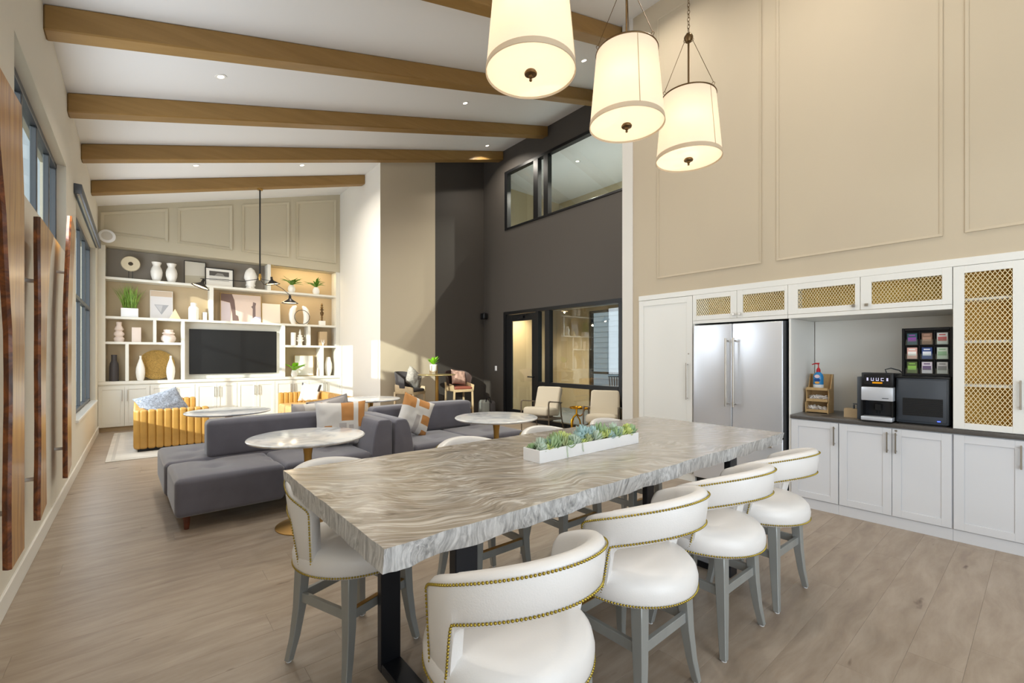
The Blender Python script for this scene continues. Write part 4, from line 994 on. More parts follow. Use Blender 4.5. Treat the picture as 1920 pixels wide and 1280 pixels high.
g = G(); g.box(.03, .07, .02, .03, .085, .135); g.box(.03, .07, .052, .06, .085, .12); g.box(.03, .07, .02, .06, .125, .135); g.ob('clip', m_darksteel, kb)
gr = thing('counter_grommet', 'dark round cable grommet set in the counter by the organizer', 'grommet', (5.22, 1.40, Z))
g = G(); g.lathe([(0, .002), (.038, .002), (.045, .001), (.045, 0), (0, 0)], n=24); g.ob('cap', m_black, gr)

# ------------------------------------------------------------------ bookcase wall
bx = YB
g = G(); bm = g.bm
g.prism([(XL + .001, 3.692), (XW - .001, 3.692), (XW - .001, CZ(XW) + .02), (XL + .001, CZ(XL) + .02)], bx, 12.279, axis='y'); pan = g.ob('upper_panelling', m_panel, wall_back)
for a, b in ((-.565, .482), (.64, 1.64), (1.83, 2.83), (2.99, 3.95)):
    moulding(wall_back, [(a, 3.91), (b, 3.91), (b, CZ(b) - .13), (a, CZ(a) - .13)], m_panel, .05, .026, 'y', bx)
bc = thing('bookcase', 'built-in cream bookcase filling the end wall around the television', 'bookcase', (XL, bx, 1.0))
def bpart(name, x0, x1, z0, z1, y0=.0, y1=.37, mat=None, bev=.002):
    g = G(); g.box(x0 - XL, x1 - XL, y0, y1, z0 - 1.0, z1 - 1.0); return g.ob(name, mat or m_book, bc, bev=bev, seg=1)
bpart('stile', XL + .001, -.497, 1.001, 3.69); bpart('stile', 3.957, XW - .001, 1.001, 3.69)
SH_A, SH_B, SH_C, SH_D = (3.025, 3.075), (2.248, 2.296), (1.743, 1.791), (1.72, 1.772)
bpart('shelf', -.497, 3.957, *SH_A); bpart('shelf', -.497, 3.957, *SH_B)
bpart('shelf', -.497, .711, *SH_C); bpart('shelf', 2.745, 3.957, *SH_D)
bpart('divider', 2.36, 2.43, 3.075, 3.69); bpart('divider', 1.212, 1.286, 2.296, 3.025); bpart('divider', .238, .292, 1.791, 2.248)
bpart('divider', .711, .769, 1.001, 2.248); bpart('divider', 2.67, 2.745, 1.001, 2.248)
bpart('divider', -.20, -.146, 1.001, 1.743); bpart('divider', 3.27, 3.33, 1.772, 2.248); bpart('divider', 3.566, 3.648, 1.001, 1.72)
bpart('back_panel', -.497, 2.36, 3.075, 3.69, .352, .372, m_slate); bpart('back_panel', 2.43, 3.957, 3.075, 3.69, .352, .372, m_bookback)
bpart('back_panel', -.497, 1.212, 2.296, 3.025, .352, .372, m_bookback); bpart('back_panel', 1.286, 3.957, 2.296, 3.025, .352, .372, m_bookback)
bpart('back_panel', -.497, .711, 1.001, 2.248, .352, .372, m_bookback); bpart('back_panel', 2.745, 3.957, 1.001, 2.248, .352, .372, m_bookback)
bpart('tv_panel', .769, 2.67, 1.001, 2.248, .26, .372, m_book)
bt = thing('bookcase_counter', 'cream counter board running under the bookcase shelves', 'countertop', (XL, bx, .935))
g = G(); g.box(.001, XW - XL - .001, -.012, .37, 0, .064); g.ob('board', m_book, bt, bev=.003, seg=1)
names = ['at the left end by the tall window', 'second from the left behind the mustard sofa', 'below the left half of the television', 'below the right half of the television', 'right of the television beside the far sofa', 'at the right end behind the far mustard sofa']
cuts = [XL + .001, .187, .952, 1.741, 2.524, 3.30, XW - .001]
for i, nm in enumerate(names):
    a, b = cuts[i], cuts[i + 1]; t = thing('base_cabinet', 'cream two-door base cabinet ' + nm, 'cabinet', (a, bx, 0), group='cream base cabinets of the bookcase wall'); w_ = b - a
    g = G(); g.box(.0005, w_ - .0005, .02, .38, .09, .934); g.ob('body', m_book, t)
    g = G(); g.box(.0005, w_ - .0005, .06, .37, 0, .089); g.ob('toe_kick', m_bookback, t)
    m = w_ / 2
    for p0, p1, hx in ((.004, m - .002, m - .04), (m + .002, w_ - .004, m + .04)):
        g = G(); st = .06; z0, z1 = .10, .895
        g.box(p0, p0 + st, 0, .02, z0, z1); g.box(p1 - st, p1, 0, .02, z0, z1); g.box(p0 + st, p1 - st, 0, .02, z0, z0 + st); g.box(p0 + st, p1 - st, 0, .02, z1 - st, z1); g.box(p0 + st, p1 - st, .010, .02, z0 + st, z1 - st)
        d = g.ob('door', m_book, t, bev=.0015, seg=1)
        g = G(); g.box(hx - .006, hx + .006, -.034, -.024, .60, .83); g.box(hx - .006, hx + .006, -.024, .0, .612, .622); g.box(hx - .006, hx + .006, -.024, 0, .808, .818); g.ob('handle', m_chrome, d)
tv = thing('television', 'large flat black television in the middle of the bookcase', 'television', (1.73, bx + .25, 1.103))
g = G(); g.box(-.87, .87, -.05, -.015, 0, 1.0); g.ob('casing', m_black, tv, bev=.004)
g = G(); g.box(-.862, .862, -.052, -.050, .010, .992); g.ob('screen', m_screen, tv)
g = G(); g.box(-.3, .3, -.015, .01, .3, .7); g.ob('wall_mount', m_black, tv)
def niche_light(x0, x1, z, e, label):
    t = thing('strip_light', label, 'strip light', ((x0 + x1) / 2, bx + .05, z)); L = x1 - x0
    g = G(); g.box(-L / 2, L / 2, -.01, .01, -.012, -.0005); g.ob('profile', m_chrome, t)
    l = bpy.data.lights.new('strip_glow', 'AREA'); l.shape = 'RECTANGLE'; l.size = L * .9; l.size_y = .015; l.energy = e; l.color = (1, .78, .45)
    o = bpy.data.objects.new('strip_glow', l); C.objects.link(o); o.parent = t; o.location = (0, 0, -.016); o.rotation_euler = (math.radians(25), 0, 0)
niche_light(2.5, 3.9, 3.69, 6, 'warm strip light in the top of the niche over the two trailing plants')
niche_light(2.4, 3.9, 3.024, 3, 'warm strip light under the top shelf at its right end')

def vase(name, label, cat, x, z, prof, mat, y=12.02, n=24, group=None, part='body'):
    t = thing(name, label, cat, (x, y, z), group=group); g = G(); g.lathe(prof, n=n); g.ob(part, mat, t, smooth=True, ang=50); return t
zA, zB, zC, zD, zE = 3.0755, 2.2965, 1.7915, 1.7725, 1.0005
# top shelf
t = thing('disc_ornament', 'round cream stone disc with a hole on a small black stand, top shelf left', 'ornament', (-.118, 12.02, zA))
g = G(); R = .155; n = 32; bm = g.bm; P = []
for k in range(n):
    a = 2 * PI * k / n; P.append([bm.verts.new((r * math.cos(a), yy, .315 + r * math.sin(a))) for r, yy in ((.04, -.018), (R - .01, -.024), (R, 0), (R - .01, .024), (.04, .018))])
for k in range(n):
    for j in range(5): bm.faces.new((P[k][j], P[k][(j + 1) % 5], P[(k + 1) % n][(j + 1) % 5], P[(k + 1) % n][j]))
g.ob('disc', M('cream_stone', 'd9cdb0', .7), t, smooth=True)
g = G(); g.box(-.07, .07, -.04, .04, 0, .012); g.tube([(-.03, 0, .01), (-.03, 0, .19)], .004, 6); g.tube([(.03, 0, .01), (.03, 0, .19)], .004, 6); g.ob('stand', m_black, t)
pv = [(0, 0), (.055, 0), (.075, .04), (.098, .13), (.102, .2), (.088, .27), (.066, .31), (.062, .335), (.078, .37), (.085, .40), (.070, .40), (.05, .34), (0, .33)]
vase('ceramic_vase', 'left one of the two glossy white vases on the top shelf', 'vase', .297, zA, pv, m_ceramic, group='pair of glossy white vases')
vase('ceramic_vase', 'right one of the two glossy white vases on the top shelf, beside the framed prints', 'vase', .548, zA, pv, m_ceramic, group='pair of glossy white vases')
def picture(name, label, x0, x1, z, h, y, fm, fw=.02, lean=.06, mat=m_paper, patches=()):
    t = thing(name, label, 'picture', ((x0 + x1) / 2, y, z)); w_ = (x1 - x0) / 2; t.rotation_euler = (-lean, 0, 0)
    g = G(); g.box(-w_, -w_ + fw, -.02, .0, 0, h); g.box(w_ - fw, w_, -.02, 0, 0, h); g.box(-w_ + fw, w_ - fw, -.02, 0, 0, fw); g.box(-w_ + fw, w_ - fw, -.02, 0, h - fw, h); g.ob('frame', fm, t, bev=.001, seg=1)
    g = G(); g.box(-w_ + fw, w_ - fw, -.012, -.001, fw, h - fw); o = g.ob('print', mat, t)
    for pi, (pts, col) in enumerate(patches):
        g = G(); q = [(-w_ + fw + u * 2 * (w_ - fw), fw + v * (h - 2 * fw)) for u, v in pts]; g.prism(q, -.0135 - .0003 * pi, -.012, axis='y'); g.ob('print_shape', M('print_ink', col, .8), t)
    return t
picture('framed_print', 'tall thin black-framed pale print at the back of the top shelf', .775, 1.17, zA, .535, 12.16, m_frame_bl, .012, .05, M('pale_print', 'cfc9bb', .8), [([(0, 0), (1, 0), (1, .42), (0, .38)], 'b9b19c')])
picture('framed_print', 'black-framed landscape photograph with a white mat on the top shelf', 1.145, 1.70, zA, .43, 12.09, m_frame_bl, .022, .05, m_paper,
        [([(.12, .58), (.86, .58), (.86, .86), (.12, .86)], '57534e'), ([(.30, .58), (.70, .58), (.62, .74), (.42, .76)], '8a8680'), ([(.12, .30), (.86, .30), (.86, .33), (.12, .33)], '9b968e'), ([(.12, .42), (.86, .42), (.86, .45), (.12, .45)], '9b968e'), ([(.12, .52), (.86, .52), (.86, .54), (.12, .54)], '9b968e')])
t = thing('bust_ornament', 'knobbly white plaster head ornament behind the chandelier rod', 'ornament', (2.035, 12.04, zA))
g = G(); g.lathe([(0, 0), (.11, 0), (.115, .02), (.085, .05), (.10, .09), (.085, .13), (.10, .18), (.125, .25), (.13, .32), (.115, .39), (.08, .45), (.035, .50), (0, .51)], n=22)
for v in g.bm.verts: v.co += Vector((mnoise.noise(v.co * 14), mnoise.noise(v.co * 14 + Vector((5, 5, 5))), 0)) * .025
g.ob('head', m_ceramic, t, smooth=True)
def blade(g, base, a, L, w_, lean, droop, segs=5, fold=.25):
    bm = g.bm; ca, sa = math.cos(a), math.sin(a); rows = []
    for k in range(segs + 1):
        f = k / segs; r = L * (lean * f + droop * f * f * .6); z = L * (f * math.sqrt(max(.05, 1 - lean * lean)) - droop * f * f * .75)
        ww = w_ * (math.sin(PI * min(1, .12 + f * .88)) ** .7 if f < 1 else 0)
        c = Vector((base[0] + ca * r, base[1] + sa * r, base[2] + z)); s = Vector((-sa, ca, 0)) * ww / 2
        rows.append([bm.verts.new(c - s + Vector((0, 0, ww * fold))), bm.verts.new(c), bm.verts.new(c + s + Vector((0, 0, ww * fold)))])
    for p, q in zip(rows, rows[1:]):
        bm.faces.new((p[0], p[1], q[1], q[0])); bm.faces.new((p[1], p[2], q[2], q[1]))
def leafy(t, mat, nl, L, w_, z, leans, droops, seed, name='leaf', ymax=None):
    random.seed(seed)
    for k in range(nl):
        g = G(); a = 2.4 * k + random.uniform(-.3, .3)
        if ymax and math.sin(a) > ymax: a = -a
        blade(g, (0, 0, 0), a, L * random.uniform(.75, 1.1), w_, random.uniform(*leans), random.uniform(*droops))
        o = g.ob(name, mat, t, smooth=True, norm=False, ang=80); o.location = (0, 0, z)
pp = [(0, 0), (.055, 0), (.08, .04), (.086, .09), (.075, .14), (.05, .18), (.05, .185), (.03, .18), (0, .175)]
for x, lb, sd in ((2.915, 'left one of the two trailing plants in small white vases, lit niche', 3), (3.495, 'right one of the two trailing plants in small white vases, lit niche', 8)):
    t = vase('potted_plant', lb, 'plant', x, zA, pp, m_ceramic, 12.0, group='trailing plants in the lit niche', part='pot')
    leafy(t, m_leaf, 20, .32, .046, .17, (.12, .85), (.15, .8), sd, ymax=.3)
# second row
t = thing('potted_grass', 'tall green grass plant in a white square pot, second shelf left', 'plant', (-.133, 12.02, zB))
g = G(); g.box(-.135, .135, -.09, .09, 0, .18); g.ob('pot', m_plastic, t, bev=.004)
random.seed(4); g = G()
for k in range(170): blade(g, (random.uniform(-.11, .11), random.uniform(-.07, .07), .17), random.uniform(PI * .9, 2.1 * PI), random.uniform(.35, .56), .010, random.uniform(.05, .36), random.uniform(0, .25), 4, .1)
stuff(g.ob('grass_blades', m_grass, t, norm=False))
picture('framed_print', 'white canvas print with a grey inverted triangle, second shelf', .19, .575, zB, .60, 12.12, m_paper, .008, .05, M('print_cool', 'd9d6d6', .8), [([(0, .80), (1, .80), (1, 1), (0, 1)], 'c9b6a0'), ([(.17, .50), (.83, .50), (.50, .14)], 'a9a9ad'), ([(.22, .48), (.55, .48), (.47, .22)], 'c3c2c4')])
t = thing('wood_triangle', 'small pale wooden triangle block leaning by the triangle print', 'ornament', (.605, 11.97, zB))
g = G(); g.prism([(-.10, 0), (.10, 0), (0, .215)], -.02, .02, axis='y'); g.ob('block', M('pale_wood', 'd6c19a', .6), t, bev=.004)
vase('lidded_jar', 'fat white lidded jar on the second shelf', 'jar', .935, zB, [(0, 0), (.09, 0), (.095, .01), (.095, .25), (.08, .29), (.055, .30), (.055, .37), (.045, .375), (0, .375)], m_ceramic)
vase('white_cup', 'small plain white cylinder cup beside the fat lidded jar', 'cup', 1.14, zB, [(0, 0), (.038, 0), (.04, .18), (.034, .18), (.034, .02), (0, .02)], m_ceramic)
picture('abstract_print', 'wide gold-framed abstract print with dark mauve shapes on the middle shelf', 1.44, 2.275, zB, .66, 12.12, m_frame_gold, .012, .06, M('blush_print', 'd9c6b9', .8),
        [([(.0, .74), (.0, 1), (.27, 1), (.33, .78), (.35, .5), (.36, .25), (.42, .2), (.44, .03), (.28, .03), (.27, .3), (.22, .68)], '75605a'), ([(.80, .76), (.88, .72), (.86, .6), (.86, .2), (.78, .06), (.79, .5), (.75, .58), (.79, .62)], '7a6a68'), ([(0, 0), (.24, 0), (.24, .1), (.22, .66), (0, .72)], 'd4c8cc'), ([(.74, 0), (1, 0), (1, .2), (.86, .22), (.74, .1)], 'c9c8dc')])
picture('framed_print', 'smaller gold-framed blank cream print right of the abstract one', 2.27, 2.685, zB, .49, 12.06, m_frame_gold, .01, .06, M('cream_print', 'ddd3c3', .8))
t = thing('horn_sculpture', 'pair of white curved tusk-like vases behind a black ring, middle shelf', 'sculpture', (3.11, 12.06, zB))
for sx in (-1, 1):
    g = G(); bm = g.bm; pts = [(sx * .13, 0, 0), (sx * .165, 0, .12), (sx * .17, 0, .25), (sx * .15, 0, .36), (sx * .115, 0, .43), (sx * .07, 0, .462)]
    g.tube(pts, [.05, .07, .075, .072, .05, .02], 12); g.ob('tusk', m_ceramic, t, smooth=True)
t = thing('ring_sculpture', 'thin black metal ring standing on the middle shelf', 'sculpture', (3.145, 11.95, zB))
g = G(); g.tube([(.175 * math.cos(a), 0, .182 + .175 * math.sin(a)) for a in [2 * PI * k / 40 for k in range(40)]], .007, 6, closed=True); g.ob('ring', m_frame_bl, t, smooth=True)
g = G(); g.box(-.03, .03, -.02, .02, 0, .010); g.ob('foot', m_frame_bl, t)
t = thing('bronze_figure', 'slim dark bronze beaded figure on a small white cube, middle shelf right', 'figurine', (3.638, 12.0, zB))
g = G(); g.box(-.072, .072, -.06, .06, 0, .115); g.ob('plinth', m_ceramic, t, bev=.003)
g = G(); g.lathe([(0, .115), (.03, .115), (.018, .16), (.028, .2), (.018, .23), (.042, .29), (.048, .33), (.02, .36), (.02, .385), (.055, .40), (.02, .42), (.034, .46), (.018, .49), (.028, .52), (.012, .56), (0, .575)], n=14); g.ob('figure', m_bronze, t, smooth=True)
# third row
vase('stacked_vase', 'blush ridged totem vase at the far left of the third shelf', 'vase', -.297, zC, [(0, 0), (.07, 0), (.078, .03), (.085, .07), (.055, .105), (.085, .145), (.080, .18), (.05, .215), (.075, .25), (.06, .29), (.04, .33), (.045, .40), (.035, .40), (0, .38)], m_pinkcer)
t = thing('white_block', 'plain white upright ceramic block on the third shelf', 'ornament', (-.028, 12.02, zC)); g = G(); g.box(-.075, .075, -.06, .06, 0, .30); g.ob('block', m_pinkcer, t, bev=.008)
vase('squat_pot', 'round blush ceramic pot with a wide neck, third shelf', 'pot', .495, zC, [(0, 0), (.09, 0), (.125, .05), (.13, .10), (.11, .15), (.085, .165), (.11, .185), (.105, .21), (.078, .225), (.085, .27), (.07, .275), (0, .26)], m_pinkcer)
vase('white_candle', 'plain white pillar candle in the shelf right of the television', 'candle', 2.958, zD, [(0, 0), (.06, 0), (.062, .005), (.062, .31), (.055, .315), (0, .31)], m_ceramic)
vase('figurine', 'white layered pagoda-like figurine right of the television', 'figurine', 3.115, zD, [(0, 0), (.055, 0), (.05, .08), (.092, .13), (.05, .15), (.085, .19), (.04, .21), (.06, .24), (.025, .27), (.025, .33), (.008, .40), (0, .41)], m_ceramic)
t = thing('kraft_folder', 'tan upright box file in the small shelf at the right end', 'box', (3.66, 12.06, zD)); g = G(); g.box(-.09, .09, -.12, .12, 0, .36); g.ob('box', m_kraft, t, bev=.003)
t = thing('coral_ornament', 'tiny white coral ornament in front of the tan box file', 'ornament', (3.64, 11.915, zD)); g = G(); random.seed(2)
for k in range(9):
    a = k * .7; g.tube([(0, 0, 0), (.02 * math.cos(a), .008 * math.sin(a), .06), (.05 * math.cos(a), .02 * math.sin(a), .10 + .03 * (k % 3))], [.008, .006, .003], 5)
g.ob('coral', m_ceramic, t)
# bottom row
vase('bottle_vase', 'matt charcoal bottle vase at the bottom left of the bookcase', 'vase', -.372, zE, [(0, 0), (.074, 0), (.076, .01), (.072, .30), (.064, .36), (.05, .39), (.044, .41), (.044, .50), (.046, .53), (.036, .53), (0, .5)], m_darkcer)
pb = [(0, 0), (.05, 0), (.065, .06), (.077, .16), (.073, .25), (.055, .33), (.03, .41), (.018, .46), (.020, .51), (.014, .51), (0, .48)]
vase('teardrop_vase', 'white teardrop vase left of the woven disc', 'vase', .036, zE, pb, m_ceramic, 11.99, group='white teardrop vases')
vase('teardrop_vase', 'white teardrop vase right of the woven disc, beside the television', 'vase', .532, zE, pb, m_ceramic, 11.99, group='white teardrop vases')
t = thing('woven_disc', 'large round woven seagrass disc leaning in the bottom shelf', 'wall basket', (.30, 12.13, zE + .32)); t.rotation_euler = (-.10, 0, 0)
g = G()
for k in range(18):
    r = .012 + k * .0172; g.tube([(r * math.cos(a), -.008 * math.sin(k), r * math.sin(a)) for a in [2 * PI * i / 30 for i in range(30)]], .0095, 5, closed=True)
stuff(g.ob('coils', m_wovengold, t, smooth=True))
t = vase('potted_plant', 'big-leaved plant in a small white textured pot right of the television', 'plant', 2.965, zE, [(0, 0), (.05, 0), (.07, .03), (.074, .09), (.06, .14), (.05, .15), (.05, .155), (0, .14)], m_ceramic, 11.95, part='pot')
leafy(t, m_leafbr, 9, .34, .11, .14, (.55, .9), (.1, .6), 12, ymax=.2)
picture('framed_print', 'white matted picture in a thin gold frame behind the big-leaved plant', 3.01, 3.47, zE, .53, 12.12, m_frame_gold, .014, .06, m_paper)
vase('tall_vase', 'tall smooth white vase at the bottom right of the bookcase', 'vase', 3.805, zE, [(0, 0), (.05, 0), (.075, .08), (.092, .2), (.088, .30), (.06, .42), (.045, .48), (.038, .48), (0, .46)], m_ceramic)
t = thing('twig_vase', 'narrow pink vase with two twigs beside the gold-framed picture', 'vase', (3.525, 11.97, zE)); g = G(); g.lathe([(0, 0), (.025, 0), (.03, .08), (.018, .17), (.012, .2), (0, .2)], n=14); g.ob('body', m_pinkcer, t, smooth=True)
g = G(); g.tube([(0, 0, .18), (.005, 0, .28), (.03, 0, .36)], .0025, 5); g.tube([(0, 0, .18), (-.008, 0, .30), (.0, 0, .40)], .0025, 5); g.ob('twigs', m_bronze, t)

# ------------------------------------------------------------------ chandelier
ch = thing('chandelier', 'three-armed chandelier with cone shades hanging on a long black rod from the last beam', 'chandelier', (1.905, 10.29, CZ(1.905) - .217))
zt = CZ(1.905) - .217
hz = 3.05 - zt
g = G(); g.lathe([(0, -.03), (.05, -.03), (.055, -.01), (.055, 0), (0, 0)], n=18); g.ob('canopy', m_brass, ch, smooth=True)
g = G(); g.tube([(0, 0, -.03), (0, 0, hz + .12)], .014, 8); g.ob('rod', m_black, ch, smooth=True)
g = G(); g.lathe([(0, hz - .01), (.022, hz), (.03, hz + .05), (.025, hz + .10), (.014, hz + .13), (0, hz + .13)], n=14); g.ob('hub', m_brass, ch, smooth=True)
m_cone = M('black_cone_shade', '1b1715', .35, .4); m_conein = emis('lit_cone', 'ffe2b0', 5)
for (dx, dy, dz, tl) in ((-1.01, -.10, hz - .25, .35), (.36, .62, hz + .03, -.15), (.40, -.68, hz - .50, 0)):
    g = G(); g.tube([(0, 0, hz + .03), (dx * .3, dy * .3, hz - .06 if dz > hz - .3 else hz - .02), (dx * .75, dy * .75, (dz + hz) / 2 + .05), (dx, dy, dz + .16)], .006, 6); arm = g.ob('arm', m_black, ch, smooth=True)
    g = G(); g.lathe([(.0, .16), (.02, .16), (.026, .10), (.032, .085), (.155, .0), (.15, -.002), (.03, .075), (0, .08)], n=24); s_ = g.ob('cone_shade', m_cone, arm, smooth=True, ang=50); s_.location = (dx, dy, dz); s_.rotation_euler = (0, tl, 0)
    g = G(); g.lathe([(0, .012), (.13, .012)], n=18); lp = g.ob('lamp_face', m_conein, ch); lp.location = (dx, dy, dz); lp.rotation_euler = (0, tl, 0)
    l = bpy.data.lights.new('cone_light', 'POINT'); l.energy = 5; l.color = (1, .8, .55); l.shadow_soft_size = .03; o = bpy.data.objects.new('cone_light', l); C.objects.link(o); o.parent = ch; o.location = (dx, dy, dz - .03)

# ------------------------------------------------------------------ lounge: rug, sofas, cushions
t = thing('rug', 'pale grey patterned rug under the mustard sofas', 'rug', (-.36, 8.5, .0005))
g = G(); g.box(0, 3.75, 0, 3.1, 0, .010); g.ob('pile', m_rug, t, bev=.003, seg=1)
g = G(); g.box(.06, 3.69, .06, .10, .010, .0115); g.box(.06, .10, .1, 3.0, .010, .0115); g.box(3.65, 3.69, .1, 3.0, .010, .0115); g.box(.06, 3.69, 3.0, 3.04, .010, .0115); g.ob('border', M('rug_border', 'b9b4ab', .95, bump=.5, bscale=140), t)
def cone_leg(parent, x, y, h=.12):
    g = G(); g.lathe([(0, 0), (.018, 0), (.030, h), (0, h)], (x, y, 0), 14); return g.ob('leg', m_walnut, parent, smooth=True)
def arm_prism(parent, xo, xi_b, xi_t, y0, y1, z0, z1):
    """arm with sloping inner face; xo = outer x"""
    s_ = 1 if xi_b > xo else -1; r = .03
    P = [(xo, z0), (xi_b, z0), (xi_b, z0 + .25)]
    for k in range(7):
        f = k / 6; P.append((xi_b + (xi_t - xi_b) * (1 - math.cos(f * PI / 2)) ** .8, z0 + .25 + (z1 - z0 - .25) * math.sin(f * PI / 2)))
    P += [(xo + s_ * .03, z1), (xo, z1 - .03)]
    g = G(); g.prism(P if s_ < 0 else P[::-1], y0, y1, axis='y'); return g.ob('arm', m_velvet, parent, bev=.018, seg=3, ang=50)
sf = thing('sofa', 'long grey velvet sofa with tufted seats on both sides of its backrest, left one', 'sofa', (.235, 4.70, 0), math.radians(1.5), 'grey velvet double-sided sofas')
tf = [(.33, .35), (.33, .70), (.85, .35), (.85, .62), (1.38, .35), (1.38, .62)]
g = G(); g.soft(0, .86, 0, .80, .12, .45, .045, .018, 16, [(x, y) for x, y in tf if x < .86], .08, .028); g.ob('seat_cushion', m_velvet, sf, smooth=True, ang=80)
g = G(); g.soft(.862, 1.74, 0, .80, .12, .45, .045, .018, 16, [(x, y) for x, y in tf if x > .86], .08, .028); g.ob('seat_cushion', m_velvet, sf, smooth=True, ang=80)
g = G(); g.soft(-.02, 1.96, .80, 1.83, .12, .455, .05, .02, 22, [(.3, 1.35), (.85, 1.35), (1.4, 1.35), (.16, 1.0)], .08, .028); g.ob('rear_seat', m_velvet, sf, smooth=True, ang=80)
g = G(); g.soft(.33, 1.93, .82, 1.06, .44, .83, .05, .01, 12); g.ob('backrest', m_velvet, sf, smooth=True, ang=80)
arm_prism(sf, 1.975, 1.735, 1.83, .0, .98, .12, .79)
for x, y in ((.09, .09), (1.86, .09), (.09, 1.72), (1.86, 1.72)): cone_leg(sf, x, y)
sf2 = thing('sofa', 'right grey velvet double-sided sofa, its arm against the other sofa', 'sofa', (2.235, 4.74, 0), 0, 'grey velvet double-sided sofas')
g = G(); g.soft(.245, 1.10, 0, .86, .12, .45, .045, .018, 16, [(.68, .30), (.68, .62)], .08, .028); g.ob('seat_cushion', m_velvet, sf2, smooth=True, ang=80)
g = G(); g.soft(1.102, 1.98, 0, .86, .12, .45, .045, .018, 16, [(1.5, .30), (1.5, .62)], .08, .028); g.ob('seat_cushion', m_velvet, sf2, smooth=True, ang=80)
g = G(); g.soft(.0, 1.98, .86, 1.80, .12, .455, .05, .02, 22, [(.5, 1.35), (1.0, 1.35), (1.5, 1.35)], .08, .028); g.ob('rear_seat', m_velvet, sf2, smooth=True, ang=80)
g = G(); g.soft(.10, 1.64, .84, 1.08, .44, .83, .05, .01, 12); g.ob('backrest', m_velvet, sf2, smooth=True, ang=80)
arm_prism(sf2, .0, .24, .13, .0, .98, .12, .78)
for x, y in ((.12, .09), (1.86, .09), (.12, 1.72), (1.86, 1.72)): cone_leg(sf2, x, y)
def pillow(label, loc, rot, w_=.5, h=.5, th=.16, mats=None, patt=None, group=None, trim=None, name='throw_pillow'):
    t = thing(name, label, 'pillow', loc, group=group); t.rotation_euler = rot
    g = G(); bm = g.bm; n = 20; cache = {}
    def V(i, j, s_):
        u, v = -1 + 2 * i / n, -1 + 2 * j / n; e = i in (0, n) or j in (0, n); key = (i, j, 0 if e else s_)
        if key in cache: return cache[key]
        x = w_ / 2 * u * (1 - .07 * (1 - v * v)); z = h / 2 * v * (1 - .07 * (1 - u * u)); d = th / 2 * ((1 - u ** 4) * (1 - v ** 4)) ** .55
        wr = mnoise.noise(Vector((u * 3 + loc[0], v * 3, s_))) * .012 * (0 if e else 1)
        q = bm.verts.new((x, s_ * (d + wr) if not e else 0, z + h / 2)); cache[key] = q; return q
    for s_ in (-1, 1):
        for i in range(n):
            for j in range(n):
                f = bm.faces.new([V(*c, s_) for c in ((i, j), (i + 1, j), (i + 1, j + 1), (i, j + 1))][::-s_]); f.material_index = patt(i / n, j / n) if patt else 0
    o = g.ob('cover', mats or m_lightfab, t, smooth=True, ang=80)
    if trim:
        g = G(); P = [(-1, -1), (1, -1), (1, 1), (-1, 1)]; pts = []
        for a, b in zip(P, P[1:] + P[:1]):
            for k in range(10):
                u = a[0] + (b[0] - a[0]) * k / 10; v = a[1] + (b[1] - a[1]) * k / 10; pts.append((w_ / 2 * u * (1 - .07 * (1 - v * v)), 0, h / 2 * v * (1 - .07 * (1 - u * u)) + h / 2))
        g.tube(pts, .006, 5, closed=True); g.ob('piping', trim, t, smooth=True)
    return t
def patt1(u, v):
    if .05 < u < .3 and v < .42: return 2 if u > .12 else 0
    if .48 < u < .72 and v > .50: return 2
    if u > .82 and v > .35: return 2
    if .42 < u < .60 and v < .48: return 1
    if .72 < u < .82: return 0
    return 1 if (u > .6 and v < .42) else 0
def patt2(u, v):
    if u < .32 and v > .62: return 2
    if .40 < u < .78 and v > .70: return 2
    if .62 < u < .95 and .28 < v < .52: return 2
    if u > .7 and v < .14: return 2
    return 1 if .4 < u < .6 and v < .5 else 0
PM = [m_lightfab, m_greyfab, m_tanfab]; gp = 'patchwork throw pillows'
pillow('patchwork pillow with caramel squares leaning on the left grey sofa, behind the marble cafe table', (1.80, 5.22, .462), (-.22, 0, math.radians(-14)), .56, .52, .18, PM, patt1, gp)
pillow('patchwork pillow with caramel squares wedged in the left corner of the right grey sofa', (2.69, 5.28, .50), (-.25, math.radians(24), math.radians(-6)), .46, .50, .18, PM, patt2, gp)
pillow('caramel-striped pillow showing over the back of the left sofa', (1.62, 5.93, .48), (.22, 0, math.radians(10)), .48, .46, .16, PM, lambda u, v: 2 if .55 < u < .8 else (1 if u < .3 else 0), gp)
pillow('plain pale grey pillow peeking over the sofa back beside the striped one', (2.02, 6.10, .48), (.25, math.radians(-12), math.radians(-20)), .50, .50, .16, [m_greyfab], None, None, m_greyfab)
# marble cafe tables
def cafe(label, x, y, rz=0.):
    t = thing('cafe_table', label, 'table', (x, y, 0), rz, 'round marble cafe tables on brass stems')
    g = G(); g.lathe([(0, .762), (.455, .762), (.478, .770), (.485, .782), (.480, .789), (.470, .791), (0, .791)], n=64); g.ob('top', m_marble, t, smooth=True, ang=50)
    g = G(); g.lathe([(0, .012), (.03, .016), (.030, .5), (.033, .62), (.045, .71), (.062, .762), (0, .762)], n=28); g.ob('stem', m_brass, t, smooth=True)
    g = G(); g.lathe([(0, 0), (.262, 0), (.262, .006), (.22, .014), (.10, .03), (.04, .05), (.03, .07), (0, .07)], n=48); g.ob('base', m_brass, t, smooth=True, ang=50)
    return t
ct0 = cafe('marble cafe table in front of the left grey sofa, near the slab table', 1.165, 4.24)
dup(ct0, (3.23, 4.15, 0), 1.1, 'marble cafe table in front of the right grey sofa')
dup(ct0, (.91, 6.86, 0), 2.3, 'shaded marble cafe table behind the left grey sofa, by the mustard sofa')
dup(ct0, (3.0, 7.3, 0), 3.9, 'marble cafe table farthest back, seen between the pillows')
